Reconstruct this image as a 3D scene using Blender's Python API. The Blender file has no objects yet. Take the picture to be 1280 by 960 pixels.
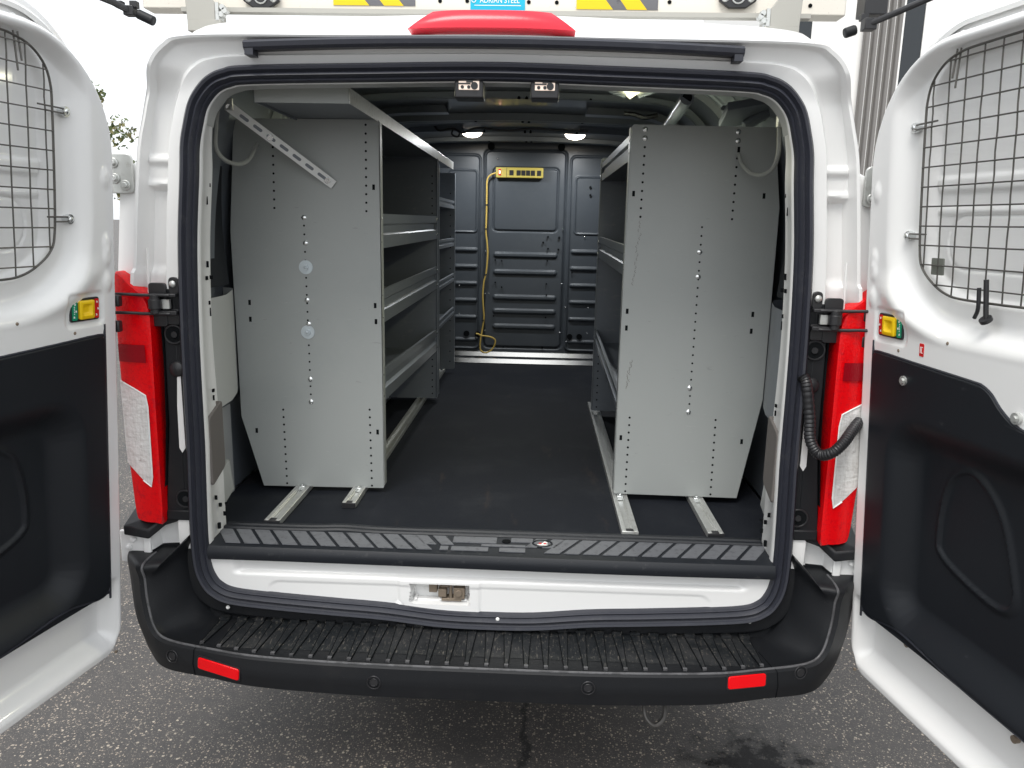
import bpy, bmesh, math, random
import numpy as np
from mathutils import Vector, Matrix, noise
random.seed(7)
R = math.radians
SC = bpy.context.scene
COL = SC.collection
rnd = random.uniform

# ------------------------------------------------------------------ camera
cx, cy, cz, yaw, pit, rol, FPX = 0.1186, -1.92294, 1.57596, 0.03247, 0.20361, 0.02006, 965.94
fw = Vector((-math.sin(yaw)*math.cos(pit), math.cos(yaw)*math.cos(pit), -math.sin(pit)))
r0 = Vector((math.cos(yaw), math.sin(yaw), 0)); u0 = r0.cross(fw)
rr = r0*math.cos(rol) + u0*math.sin(rol); uu = -r0*math.sin(rol) + u0*math.cos(rol)
CP = Vector((cx, cy, cz))
cam = bpy.data.cameras.new('camera'); co = bpy.data.objects.new('camera', cam); COL.objects.link(co)
cam.sensor_width = 36; cam.lens = FPX/1280*36; cam.clip_start = .02; cam.clip_end = 3000
M3 = Matrix((rr, uu, -fw)).transposed()
co.matrix_world = Matrix.Translation(CP) @ M3.to_4x4()
SC.camera = co
def at(px, py, ax, val):
    """point of the plane ax = val that the photo shows at pixel px, py"""
    d = fw*FPX + rr*(px-640) + uu*(480-py)
    i = 'xyz'.index(ax)
    return CP + d*((val-CP[i])/d[i])

# ------------------------------------------------------------------ materials
def mat(name, col, rough=.5, metal=0., coat=0., spec=.5, bump=None, var=None, emit=None, trans=0., alpha=1., croug=.08, sheen=0):
    """bump=(scale,strength,dist) ; var=(scale, colour2, low, high)"""
    m = bpy.data.materials.new(name); m.use_nodes = True
    nt = m.node_tree; b = nt.nodes['Principled BSDF']
    b.inputs['Base Color'].default_value = (*col, 1); b.inputs['Roughness'].default_value = rough
    b.inputs['Metallic'].default_value = metal; b.inputs['Coat Weight'].default_value = coat
    b.inputs['Coat Roughness'].default_value = croug
    b.inputs['Specular IOR Level'].default_value = spec; b.inputs['Transmission Weight'].default_value = trans
    b.inputs['Alpha'].default_value = alpha
    tc = nt.nodes.new('ShaderNodeNewGeometry')
    if emit:
        b.inputs['Emission Color'].default_value = (*emit[:3], 1); b.inputs['Emission Strength'].default_value = emit[3]
    if bump:
        n = nt.nodes.new('ShaderNodeTexNoise'); n.inputs['Scale'].default_value = bump[0]; n.inputs['Detail'].default_value = 4
        nt.links.new(tc.outputs['Position'], n.inputs['Vector'])
        bp = nt.nodes.new('ShaderNodeBump'); bp.inputs['Strength'].default_value = bump[1]; bp.inputs['Distance'].default_value = bump[2]
        nt.links.new(n.outputs['Fac'], bp.inputs['Height']); nt.links.new(bp.outputs['Normal'], b.inputs['Normal'])
    if var:
        n = nt.nodes.new('ShaderNodeTexNoise'); n.inputs['Scale'].default_value = var[0]; n.inputs['Detail'].default_value = 6; n.inputs['Roughness'].default_value = .65
        nt.links.new(tc.outputs['Position'], n.inputs['Vector'])
        r = nt.nodes.new('ShaderNodeValToRGB'); r.color_ramp.elements[0].position = var[2]; r.color_ramp.elements[1].position = var[3]
        r.color_ramp.elements[0].color = (*col, 1); r.color_ramp.elements[1].color = (*var[1], 1)
        nt.links.new(n.outputs['Fac'], r.inputs['Fac']); nt.links.new(r.outputs['Color'], b.inputs['Base Color'])
        m['ramp'] = r.name
    return m
def N(nt, t, **k):
    n = nt.nodes.new(t)
    for a, v in k.items(): setattr(n, a, v)
    return n
def base_color_link(m):
    b = m.node_tree.nodes['Principled BSDF']; s = b.inputs['Base Color']
    return s.links[0].from_socket if s.is_linked else None
def layer(m, fac_socket, col, also_rough=None):
    """mix another colour over the base colour with the given mask"""
    nt = m.node_tree; b = nt.nodes['Principled BSDF']; prev = base_color_link(m)
    mx = N(nt, 'ShaderNodeMix', data_type='RGBA')
    if prev: nt.links.new(prev, mx.inputs['A'])
    else: mx.inputs['A'].default_value = b.inputs['Base Color'].default_value
    mx.inputs['B'].default_value = (*col, 1)
    nt.links.new(fac_socket, mx.inputs['Factor']); nt.links.new(mx.outputs['Result'], b.inputs['Base Color'])
    if also_rough is not None:
        f = N(nt, 'ShaderNodeMapRange'); f.inputs['To Min'].default_value = b.inputs['Roughness'].default_value; f.inputs['To Max'].default_value = also_rough
        nt.links.new(fac_socket, f.inputs['Value']); nt.links.new(f.outputs['Result'], b.inputs['Roughness'])
def noise_mask(m, scale, lo, hi, stretch=(1, 1, 1), detail=5, amount=1.):
    nt = m.node_tree
    g = N(nt, 'ShaderNodeNewGeometry'); mp = N(nt, 'ShaderNodeMapping'); mp.inputs['Scale'].default_value = stretch
    n = N(nt, 'ShaderNodeTexNoise'); n.inputs['Scale'].default_value = scale; n.inputs['Detail'].default_value = detail; n.inputs['Roughness'].default_value = .7
    r = N(nt, 'ShaderNodeMapRange'); r.interpolation_type = 'SMOOTHSTEP'
    r.inputs['From Min'].default_value = lo; r.inputs['From Max'].default_value = hi; r.inputs['To Max'].default_value = amount
    nt.links.new(g.outputs['Position'], mp.inputs['Vector']); nt.links.new(mp.outputs['Vector'], n.inputs['Vector'])
    nt.links.new(n.outputs['Fac'], r.inputs['Value'])
    return r.outputs['Result']

MT = {}
MT['white'] = mat('white paint', (.80, .80, .79), .36, coat=.45, bump=(9, .12, .002))
layer(MT['white'], noise_mask(MT['white'], 3.2, .55, .85, amount=.22), (.55, .53, .48))
layer(MT['white'], noise_mask(MT['white'], 160, .74, .80, amount=.55), (.30, .27, .22))
MT['rubber'] = mat('seal rubber', (.024, .026, .036), .42, spec=.5, bump=(60, .15, .001))
layer(MT['rubber'], noise_mask(MT['rubber'], 30, .55, .8, amount=.35), (.09, .09, .09))
MT['plastic'] = mat('black textured plastic', (.009, .010, .012), .50, spec=.32, bump=(420, .25, .0006))
layer(MT['plastic'], noise_mask(MT['plastic'], 5, .5, .8, amount=.35), (.032, .031, .030))
layer(MT['plastic'], noise_mask(MT['plastic'], 260, .67, .74, amount=.55), (.22, .20, .17))
MT['step'] = mat('dusty step plastic', (.009, .011, .013), .52, spec=.28, bump=(300, .3, .0008))
layer(MT['step'], noise_mask(MT['step'], 7, .42, .72, (1, 1, 1), amount=.7), (.040, .040, .041))
layer(MT['step'], noise_mask(MT['step'], 130, .58, .70, amount=.5), (.20, .185, .16))
layer(MT['step'], noise_mask(MT['step'], 60, .58, .66, (4, .6, 1), amount=.45), (.22, .20, .17))
MT['rim'] = mat('worn highlight plastic', (.10, .10, .105), .45, bump=(300, .2, .0005))  # pale grey for ridge wear plus a highlight painted into the colour
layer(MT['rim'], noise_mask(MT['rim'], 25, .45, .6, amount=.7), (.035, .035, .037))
MT['trim'] = mat('black door trim', (.009, .011, .0145), .5, spec=.35, bump=(500, .2, .0005))
layer(MT['trim'], noise_mask(MT['trim'], 14, .66, .80, (1, 1, 3), amount=.4), (.09, .095, .10))
layer(MT['trim'], noise_mask(MT['trim'], 150, .70, .77, amount=.5), (.16, .16, .16))
MT['sill'] = mat('sill plate plastic', (.010, .012, .016), .48, spec=.35, bump=(250, .25, .0008))
layer(MT['sill'], noise_mask(MT['sill'], 40, .58, .72, amount=.4), (.07, .07, .072))
MT['tread'] = mat('worn grey tread', (.125, .130, .142), .55, bump=(250, .25, .0008))
layer(MT['tread'], noise_mask(MT['tread'], 60, .50, .68, amount=.5), (.035, .036, .04))
MT['mat'] = mat('rubber floor mat', (.008, .010, .015), .75, spec=.22, bump=(350, .5, .0012))
layer(MT['mat'], noise_mask(MT['mat'], 4, .45, .75, amount=.4), (.028, .031, .037))
layer(MT['mat'], noise_mask(MT['mat'], 120, .58, .74, amount=.3), (.055, .055, .056))
layer(MT['mat'], noise_mask(MT['mat'], 5, .60, .72, (2.2, .5, 1), amount=.16), (.10, .068, .048))
MT['shelf'] = mat('grey shelf paint', (.345, .362, .352), .38, spec=.45, coat=.18, croug=.28, bump=(140, .1, .0006))
layer(MT['shelf'], noise_mask(MT['shelf'], 2.6, .42, .72, amount=.4), (.29, .315, .31))
layer(MT['shelf'], noise_mask(MT['shelf'], 14, .66, .72, (1, 1, 5), amount=.5), (.20, .21, .20))
layer(MT['shelf'], noise_mask(MT['shelf'], 26, .655, .69, (.6, 1, 9), amount=.6), (.48, .49, .47))
layer(MT['shelf'], noise_mask(MT['shelf'], 90, .72, .76, amount=.6), (.12, .11, .10))
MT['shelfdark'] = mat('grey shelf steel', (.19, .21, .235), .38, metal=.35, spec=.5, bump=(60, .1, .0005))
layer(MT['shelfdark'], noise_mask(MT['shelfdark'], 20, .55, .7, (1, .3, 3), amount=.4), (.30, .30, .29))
MT['galv'] = mat('bare galvanised steel', (.58, .59, .57), .34, metal=.6, bump=(40, .1, .0005))
layer(MT['galv'], noise_mask(MT['galv'], 50, .5, .7, amount=.5), (.34, .33, .30))
MT['zincp'] = mat('pale zinc plate', (.80, .81, .80), .4, metal=.1)
MT['back'] = mat('navy grey back panel', (.024, .034, .050), .5, spec=.3)
MT['washer'] = mat('plated washer', (.56, .62, .65), .3, metal=.35)
MT['alu'] = mat('bright aluminium', (.80, .79, .76), .22, metal=1., bump=(30, .2, .001))
MT['bolt'] = mat('zinc bolt', (.78, .80, .80), .25, metal=.95)
MT['hole'] = mat('dark hole', (.006, .007, .008), .9, spec=.1)
MT['bulk'] = mat('blue grey bulkhead paint', (.058, .067, .078), .38, spec=.5, bump=(90, .12, .0005))
layer(MT['bulk'], noise_mask(MT['bulk'], 3, .45, .7, amount=.35), (.085, .095, .105))
MT['inner'] = mat('dark interior body paint', (.125, .140, .160), .28, coat=.3, bump=(12, .15, .002))
layer(MT['inner'], noise_mask(MT['inner'], 5, .5, .7, amount=.4), (.12, .13, .135))
MT['bow'] = mat('primer grey roof bow', (.23, .255, .27), .4, bump=(60, .1, .0006))
MT['quarter'] = mat('pale grey inner panel', (.42, .43, .42), .35, coat=.1)
MT['yellow'] = mat('yellow plastic', (.50, .40, .085), .4)
MT['cord'] = mat('yellow cord', (.60, .42, .10), .5)
MT['red'] = mat('red lens', (.74, .001, .004), .2, spec=.35, bump=(220, .55, .002))
layer(MT['red'], noise_mask(MT['red'], 24, .55, .62, (1, 1, .8), amount=.45), (.40, .003, .012))
layer(MT['red'], noise_mask(MT['red'], 130, .50, .60, amount=.35), (.46, .002, .008))
MT['redrefl'] = mat('red reflector', (.80, .002, .006), .2, spec=.35, bump=(300, .5, .001))
MT['pinkred'] = mat('red brake lens', (.66, .018, .04), .22, spec=.45, bump=(120, .2, .001))
MT['clear'] = mat('clear lens', (.86, .85, .83), .15, metal=.25, coat=1., bump=(90, .9, .004))
layer(MT['clear'], noise_mask(MT['clear'], 60, .50, .60, (3, 1, .35), amount=.24), (.42, .37, .33))
layer(MT['clear'], noise_mask(MT['clear'], 60, .52, .60, (.35, 1, 3), amount=.24), (.40, .36, .34))
layer(MT['clear'], noise_mask(MT['clear'], 16, .60, .66, amount=.55), (.22, .17, .16))
MT['blackmetal'] = mat('black painted metal', (.018, .018, .020), .38, bump=(120, .2, .0006))
MT['wire'] = mat('dark zinc wire', (.115, .11, .10), .42, metal=.6)
MT['cable'] = mat('grey cable', (.34, .35, .33), .5)
MT['pad'] = mat('grey brown pad', (.13, .118, .110), .7, bump=(300, .3, .0005))
MT['indy'] = mat('yellow marker', (.85, .56, .008), .35)
MT['indg'] = mat('green marker', (.006, .26, .14), .4)
MT['indr'] = mat('red marker', (.60, .012, .012), .4)
MT['print'] = mat('white print', (.82, .82, .80), .5)
MT['rack'] = mat('cream powder coat', (.74, .70, .62), .4, bump=(60, .15, .0006))
layer(MT['rack'], noise_mask(MT['rack'], 80, .62, .70, amount=.4), (.35, .28, .20))
MT['rackgrey'] = mat('grey rack aluminium', (.42, .41, .37), .45, metal=.4)
MT['hazy'] = mat('hazard yellow', (.80, .55, .0), .45)
MT['hazk'] = mat('hazard grey', (.13, .13, .14), .5)
MT['blue'] = mat('cyan label', (.0, .42, .62), .45)
MT['rust'] = mat('rusty latch', (.26, .21, .16), .6, metal=.5, bump=(180, .5, .001))
MT['lampw'] = mat('lit lamp lens', (.9, .88, .8), .3, emit=(1, .90, .76, 10.))
MT['lampy'] = mat('lit dome lamp', (.9, .88, .6), .3, emit=(1, .93, .55, 2.2))
MT['strikerglow'] = mat('glowing striker face', (.8, .7, .6), .3, emit=(1, .80, .68, .35))  # latch striker face, no lamp: a weak glow is added to its colour
MT['bark'] = mat('bark', (.10, .075, .055), .9, bump=(40, .8, .01))
MT['leaf'] = mat('leaf', (.10, .13, .045), .6)
MT['leaf2'] = mat('pale leaf', (.22, .20, .08), .6)
MT['bwall'] = mat('white wall', (.90, .89, .86), .7)
MT['brib'] = mat('ribbed grey siding', (.20, .19, .18), .5)
MT['bdark'] = mat('dark window', (.02, .025, .03), .2)
MT['under'] = mat('dark underbody', (.02, .02, .02), .8)
MT['grey'] = mat('grey label', (.14, .15, .13), .6)

# wear on the mat near the doors, scratches: long streaks handled by stretched noise above
# ------------------------------------------------------------------ mesh builder
class MB:
    def __init__(s): s.v = []; s.f = []; s.m = []; s.cur = 0
    def add(s, vs, fs, mi=None):
        o = len(s.v); s.v += [tuple(p) for p in vs]
        s.f += [tuple(o+i for i in f) for f in fs]; s.m += [s.cur if mi is None else mi]*len(fs)
        return s
    def grid(s, rows, closed_u=False, closed_v=False, mi=None):
        n = len(rows[0]); k = len(rows)
        vs = [p for r_ in rows for p in r_]; fs = []
        for i in range(k if closed_v else k-1):
            for j in range(n if closed_u else n-1):
                a = i*n+j; b = i*n+(j+1) % n; c = ((i+1) % k)*n+(j+1) % n; d = ((i+1) % k)*n+j
                fs.append((a, b, c, d))
        return s.add(vs, fs, mi)
    def box(s, lo, hi, mi=None):
        x0, y0, z0 = lo; x1, y1, z1 = hi
        vs = [(x0,y0,z0),(x1,y0,z0),(x1,y1,z0),(x0,y1,z0),(x0,y0,z1),(x1,y0,z1),(x1,y1,z1),(x0,y1,z1)]
        return s.add(vs, [(0,3,2,1),(4,5,6,7),(0,1,5,4),(1,2,6,5),(2,3,7,6),(3,0,4,7)], mi)
    def obox(s, c, ax, ay, az, mi=None):
        """box from its centre and three half-axis vectors"""
        c = Vector(c); ax = Vector(ax); ay = Vector(ay); az = Vector(az)
        vs = [c+ax*i+ay*j+az*k for k in (-1, 1) for (i, j) in ((-1,-1),(1,-1),(1,1),(-1,1))]
        return s.add(vs, [(0,3,2,1),(4,5,6,7),(0,1,5,4),(1,2,6,5),(2,3,7,6),(3,0,4,7)], mi)
    def tube(s, path, r, n=8, closed=False, caps=True, mi=None):
        P = [Vector(p) for p in path]; k = len(P); rows = []
        up = None
        for i in range(k):
            a = P[(i-1) % k] if (closed or i > 0) else P[i]; b = P[(i+1) % k] if (closed or i < k-1) else P[i]
            t = (b-a).normalized()
            if up is None: up = t.orthogonal().normalized()
            up = (up - t*up.dot(t)).normalized(); w = t.cross(up)
            q = r[i] if isinstance(r, (list, tuple)) else r
            rows.append([P[i]+up*math.cos(2*math.pi*j/n)*q+w*math.sin(2*math.pi*j/n)*q for j in range(n)])
        o = len(s.v); s.grid(rows, closed_u=True, closed_v=closed, mi=mi)
        if caps and not closed:
            s.f.append(tuple(o+j for j in range(n))[::-1]); s.f.append(tuple(o+(k-1)*n+j for j in range(n))); s.m += [s.cur if mi is None else mi]*2
        return s
    def cyl(s, a, b, r, n=16, mi=None, r2=None):
        return s.tube([a, b], [r, r if r2 is None else r2], n, mi=mi)
    def prism(s, poly, d, mi=None):
        """planar polygon (3D points) extruded by vector d"""
        d = Vector(d); P = [Vector(p) for p in poly]; n = len(P)
        vs = P+[p+d for p in P]
        return s.add(vs, [tuple(range(n))[::-1], tuple(range(n, 2*n))]+[(i, (i+1) % n, n+(i+1) % n, n+i) for i in range(n)], mi)
    def poly(s, pts, mi=None):
        return s.add(pts, [tuple(range(len(pts)))], mi)
    def dome(s, c, nrm, r, h, mi=None, n=10):
        nrm = Vector(nrm).normalized(); a = nrm.orthogonal().normalized(); b = nrm.cross(a); c = Vector(c)
        rows = []
        for k in range(4):
            th = k/3.3*math.pi/2
            rows.append([c+(a*math.cos(2*math.pi*j/n)+b*math.sin(2*math.pi*j/n))*r*math.cos(th)+nrm*h*math.sin(th) for j in range(n)])
        o = len(s.v); s.grid(rows, closed_u=True, mi=mi); s.f.append(tuple(o+3*n+j for j in range(n))); s.m.append(s.cur if mi is None else mi)
        return s
def wloc(o):
    l = Vector(o.location)
    while o.parent: o = o.parent; l += Vector(o.location)
    return l
def obj(name, mb, mats, parent=None, loc=None, bevel=0, sharp=32, sub=0, label=None, bseg=2, recalc=True):
    if loc is None:
        loc = Vector((0, 0, 0)) if parent is not None or not mb.v else Vector(np.array(mb.v).min(0)*.5+np.array(mb.v).max(0)*.5)
        if parent is not None and mb.v: loc = Vector(np.array(mb.v).mean(0))
        elif mb.v: loc.z = float(np.array(mb.v)[:, 2].min())
    else: loc = Vector(loc)
    me = bpy.data.meshes.new(name)
    me.from_pydata([tuple(Vector(p)-loc) for p in mb.v], [], mb.f)
    if not isinstance(mats, (list, tuple)): mats = [mats]
    for m in mats: me.materials.append(MT[m] if isinstance(m, str) else m)
    me.polygons.foreach_set('material_index', mb.m)
    bm = bmesh.new(); bm.from_mesh(me)
    bmesh.ops.remove_doubles(bm, verts=bm.verts, dist=1e-6)
    if recalc: bmesh.ops.recalc_face_normals(bm, faces=bm.faces)
    for f in bm.faces: f.smooth = True
    for e in bm.edges:
        e.smooth = not (len(e.link_faces) == 2 and e.calc_face_angle(0) > R(sharp))
    bm.to_mesh(me); bm.free()
    o = bpy.data.objects.new(name, me); COL.objects.link(o)
    if parent is not None: o.parent = parent; o.location = loc-wloc(parent)
    else: o.location = loc
    if bevel:
        b = o.modifiers.new('bevel', 'BEVEL'); b.width = bevel; b.segments = bseg; b.limit_method = 'ANGLE'; b.angle_limit = R(35); b.harden_normals = False
    if sub:
        b = o.modifiers.new('sub', 'SUBSURF'); b.levels = sub; b.render_levels = sub
    if label: o['label'] = label
    return o
def split(name, mb, mats, parent=None, **k):
    """every separate piece of mb becomes an object of its own"""
    V = mb.v; par = list(range(len(V)))
    def fd(i):
        while par[i] != i: par[i] = par[par[i]]; i = par[i]
        return i
    for f in mb.f:
        for j in f[1:]: par[fd(j)] = fd(f[0])
    comp = {}
    for fi, f in enumerate(mb.f): comp.setdefault(fd(f[0]), []).append(fi)
    boxes = []
    for c in comp.values():
        P = np.array([V[i] for fi in c for i in mb.f[fi]]); boxes.append([P.min(0)-.0012, P.max(0)+.0012, list(c)])
    go = True
    while go:
        go = False
        for i in range(len(boxes)):
            for j in range(i+1, len(boxes)):
                if (boxes[i][0] <= boxes[j][1]).all() and (boxes[j][0] <= boxes[i][1]).all():
                    boxes[i] = [np.minimum(boxes[i][0], boxes[j][0]), np.maximum(boxes[i][1], boxes[j][1]), boxes[i][2]+boxes[j][2]]
                    del boxes[j]; go = True; break
            if go: break
    out = []
    for lo, hi, fs in boxes:
        m = MB(); mp = {}
        for fi in fs:
            ff = []
            for i in mb.f[fi]:
                if i not in mp: mp[i] = len(m.v); m.v.append(V[i])
                ff.append(mp[i])
            m.f.append(tuple(ff)); m.m.append(mb.m[fi])
        out.append(obj(name, m, mats, parent, **k))
    return out
def thing(name, label, cat, loc, group=None):
    o = bpy.data.objects.new(name, None); COL.objects.link(o); o.location = loc; o.empty_display_size = .1
    o['label'] = label; o['category'] = cat
    if group: o['group'] = group
    return o
def tag(o, label, cat, group=None):
    o['label'] = label; o['category'] = cat
    if group: o['group'] = group
    return o
def struct(name, mb, m, kind='structure', **k):
    o = obj(name, mb, m, **k); o['kind'] = kind; return o
def cr(pts, n=8, closed=False):
    """Catmull-Rom through points"""
    P = [Vector(p) for p in pts]; k = len(P); out = []
    for i in range(k if closed else k-1):
        p0 = P[(i-1) % k] if (closed or i > 0) else P[i]*2-P[i+1]
        p1 = P[i]; p2 = P[(i+1) % k]; p3 = P[(i+2) % k] if (closed or i < k-2) else P[i+1]*2-P[i]
        for j in range(n):
            t = j/n
            out.append(.5*((2*p1)+(-p0+p2)*t+(2*p0-5*p1+4*p2-p3)*t*t+(-p0+3*p1-3*p2+p3)*t**3))
    if not closed: out.append(P[-1])
    return out
def sstep(a, b, x):
    t = np.clip((x-a)/(b-a), 0, 1); return t*t*(3-2*t)
def sdf(px, py, poly):
    """signed distance (negative inside) from arrays px,py to closed polyline"""
    P = np.array([(p[0], p[1]) for p in poly]); Q = np.roll(P, -1, 0)
    d = np.full(px.shape, 1e9); ins = np.zeros(px.shape, bool)
    for (ax, ay), (bx, by) in zip(P, Q):
        ex, ey = bx-ax, by-ay; L = ex*ex+ey*ey+1e-12
        t = np.clip(((px-ax)*ex+(py-ay)*ey)/L, 0, 1)
        d = np.minimum(d, (px-ax-t*ex)**2+(py-ay-t*ey)**2)
        c = ((ay > py) != (by > py)) & (px < (bx-ax)*(py-ay)/((by-ay) if by != ay else 1e-12)+ax)
        ins ^= c
    d = np.sqrt(d); return np.where(ins, -d, d)
def span(poly, v):
    xs = []
    n = len(poly)
    for i in range(n):
        a = poly[i]; b = poly[(i+1) % n]
        if (a[1] > v) != (b[1] > v): xs.append(a[0]+(b[0]-a[0])*(v-a[1])/(b[1]-a[1]))
    return (min(xs), max(xs)) if len(xs) > 1 else None
def rrect(x0, x1, y0, y1, r, n=6):
    if not isinstance(r, (list, tuple)): r = [r]*4
    out = []
    for (X, Y, a0, q) in ((x1, y0, -90, r[0]), (x1, y1, 0, r[1]), (x0, y1, 90, r[2]), (x0, y0, 180, r[3])):
        qx, qy = q if isinstance(q, tuple) else (q, q)
        ccx = X-qx if X == x1 else X+qx; ccy = Y-qy if Y == y1 else Y+qy
        for i in range(n+1):
            a = R(a0+90*i/n); out.append((ccx+qx*math.cos(a), ccy+qy*math.sin(a)))
    return out
def hfield(poly, nu, nv, h, P, eps=1e-4):
    """row-clipped height field: poly in (u,v); h(U,V)->n ; P(u,v,n)->3D"""
    vs = [p[1] for p in poly]; v0, v1 = min(vs)+eps, max(vs)-eps
    rows = []
    t = np.linspace(0, 1, nv); t = t*.85+.15*(.5-.5*np.cos(np.pi*t))
    V = v0+(v1-v0)*t; U = np.zeros((nv, nu)); VV = np.repeat(V[:, None], nu, 1)
    s_ = np.linspace(0, 1, nu); s_ = s_*.85+.15*(.5-.5*np.cos(np.pi*s_))
    for i, v in enumerate(V):
        a = span(poly, v); U[i] = a[0]+(a[1]-a[0])*s_
    H = h(U, VV)
    return [[P(U[i, j], VV[i, j], H[i, j]) for j in range(nu)] for i in range(nv)]

# ================================================================== SETTING
g = MB(); g.grid([[(x, y, 0) for x in (-400, -3, 3, 400)] for y in (-400, -3, 3, 400)])
ma = mat('asphalt', (.052, .048, .046), .60, bump=(170, .5, .004))
nt = ma.node_tree; bs = nt.nodes['Principled BSDF']
layer(ma, noise_mask(ma, 1.3, .35, .65, amount=.6), (.080, .072, .066))
layer(ma, noise_mask(ma, 30, .45, .65, amount=.6), (.045, .043, .043))
geo = N(nt, 'ShaderNodeNewGeometry')
def stones(scale, thr, amount, lo, hi, cscale, col, rand=1.):
    vo = N(nt, 'ShaderNodeTexVoronoi'); vo.inputs['Scale'].default_value = scale; vo.inputs['Randomness'].default_value = 1
    dn = N(nt, 'ShaderNodeTexNoise'); dn.inputs['Scale'].default_value = scale*1.7; dn.inputs['Detail'].default_value = 2
    nt.links.new(geo.outputs['Position'], dn.inputs['Vector'])
    ad = N(nt, 'ShaderNodeMixRGB', blend_type='ADD'); ad.inputs['Fac'].default_value = .6/scale
    nt.links.new(geo.outputs['Position'], ad.inputs['Color1']); nt.links.new(dn.outputs['Color'], ad.inputs['Color2'])
    nt.links.new(ad.outputs['Color'], vo.inputs['Vector'])
    sp = N(nt, 'ShaderNodeSeparateColor'); nt.links.new(vo.outputs['Color'], sp.inputs['Color'])
    # keep only some cells
    cl = N(nt, 'ShaderNodeTexNoise'); cl.inputs['Scale'].default_value = cscale; cl.inputs['Detail'].default_value = 3
    nt.links.new(geo.outputs['Position'], cl.inputs['Vector'])
    mr = N(nt, 'ShaderNodeMapRange'); mr.inputs['From Min'].default_value = .35; mr.inputs['From Max'].default_value = .7; mr.inputs['To Min'].default_value = lo; mr.inputs['To Max'].default_value = hi
    nt.links.new(cl.outputs['Fac'], mr.inputs['Value'])
    lt = N(nt, 'ShaderNodeMath', operation='LESS_THAN'); nt.links.new(sp.outputs['Red'], lt.inputs[0]); nt.links.new(mr.outputs['Result'], lt.inputs[1])
    rd = N(nt, 'ShaderNodeMapRange'); rd.inputs['From Min'].default_value = thr; rd.inputs['From Max'].default_value = thr*.75; nt.links.new(vo.outputs['Distance'], rd.inputs['Value'])
    mu = N(nt, 'ShaderNodeMath', operation='MULTIPLY'); nt.links.new(lt.outputs[0], mu.inputs[0]); nt.links.new(rd.outputs['Result'], mu.inputs[1])
    m2 = N(nt, 'ShaderNodeMath', operation='MULTIPLY'); nt.links.new(mu.outputs[0], m2.inputs[0])
    vb = N(nt, 'ShaderNodeMapRange'); vb.inputs['To Min'].default_value = amount*.35; vb.inputs['To Max'].default_value = amount; nt.links.new(sp.outputs['Green'], vb.inputs['Value'])
    nt.links.new(vb.outputs['Result'], m2.inputs[1])
    layer(ma, m2.outputs[0], col); return m2.outputs[0]
stones(140, .44, .95, .03, .42, 3.0, (.46, .38, .30))
stones(85, .40, .95, .0, .24, 2.2, (.52, .45, .36))
stones(260, .45, .8, .10, .40, 4.0, (.30, .26, .22))
# oil-wet patch, smooth and dark, behind the right corner of the bumper
def blob(cxx, cyy, rx, ry, wob, soft):
    sx = N(nt, 'ShaderNodeMapping'); sx.inputs['Location'].default_value = (-cxx/rx, -cyy/ry, 0); sx.inputs['Scale'].default_value = (1/rx, 1/ry, 1)
    nt.links.new(geo.outputs['Position'], sx.inputs['Vector'])
    ln = N(nt, 'ShaderNodeVectorMath', operation='LENGTH'); nt.links.new(sx.outputs['Vector'], ln.inputs[0])
    nz = N(nt, 'ShaderNodeTexNoise'); nz.inputs['Scale'].default_value = 16; nz.inputs['Detail'].default_value = 8; nz.inputs['Roughness'].default_value = .7
    nt.links.new(geo.outputs['Position'], nz.inputs['Vector'])
    ma_ = N(nt, 'ShaderNodeMath', operation='MULTIPLY_ADD'); ma_.inputs[1].default_value = wob; nt.links.new(nz.outputs['Fac'], ma_.inputs[0]); nt.links.new(ln.outputs['Value'], ma_.inputs[2])
    rg = N(nt, 'ShaderNodeMapRange'); rg.inputs['From Min'].default_value = 1+wob*.5; rg.inputs['From Max'].default_value = 1+wob*.5-soft
    nt.links.new(ma_.outputs[0], rg.inputs['Value']); return rg.outputs['Result']
pm = blob(.83, .14, .26, .22, 2.6, .75); layer(ma, pm, (.005, .005, .006), .20)
sv = N(nt, 'ShaderNodeMapRange'); sv.inputs['To Min'].default_value = .5; sv.inputs['To Max'].default_value = .12; nt.links.new(pm, sv.inputs['Value']); nt.links.new(sv.outputs['Result'], bs.inputs['Specular IOR Level'])
inv = N(nt, 'ShaderNodeMapRange'); inv.inputs['To Min'].default_value = .5; inv.inputs['To Max'].default_value = .22; nt.links.new(pm, inv.inputs['Value'])
nt.links.new(inv.outputs['Result'], [n for n in nt.nodes if n.type == 'BUMP'][0].inputs['Strength'])
# the cracked joint that runs back under the bumper
mp = N(nt, 'ShaderNodeSeparateXYZ'); nt.links.new(geo.outputs['Position'], mp.inputs[0])
n1 = N(nt, 'ShaderNodeTexNoise'); n1.inputs['Scale'].default_value = 9; n1.inputs['Detail'].default_value = 8; n1.inputs['Roughness'].default_value = .75
nt.links.new(geo.outputs['Position'], n1.inputs['Vector'])
a1 = N(nt, 'ShaderNodeMath', operation='MULTIPLY_ADD'); a1.inputs[1].default_value = .16; nt.links.new(n1.outputs['Fac'], a1.inputs[0]); nt.links.new(mp.outputs['X'], a1.inputs[2])
a2 = N(nt, 'ShaderNodeMath', operation='SUBTRACT'); nt.links.new(a1.outputs[0], a2.inputs[0]); a2.inputs[1].default_value = .107+.08
a3 = N(nt, 'ShaderNodeMath', operation='ABSOLUTE'); nt.links.new(a2.outputs[0], a3.inputs[0])
a4 = N(nt, 'ShaderNodeMapRange'); a4.inputs['From Min'].default_value = .016; a4.inputs['From Max'].default_value = .003; a4.inputs['To Max'].default_value = .92
nt.links.new(a3.outputs[0], a4.inputs['Value']); layer(ma, a4.outputs['Result'], (.010, .010, .010))
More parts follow.
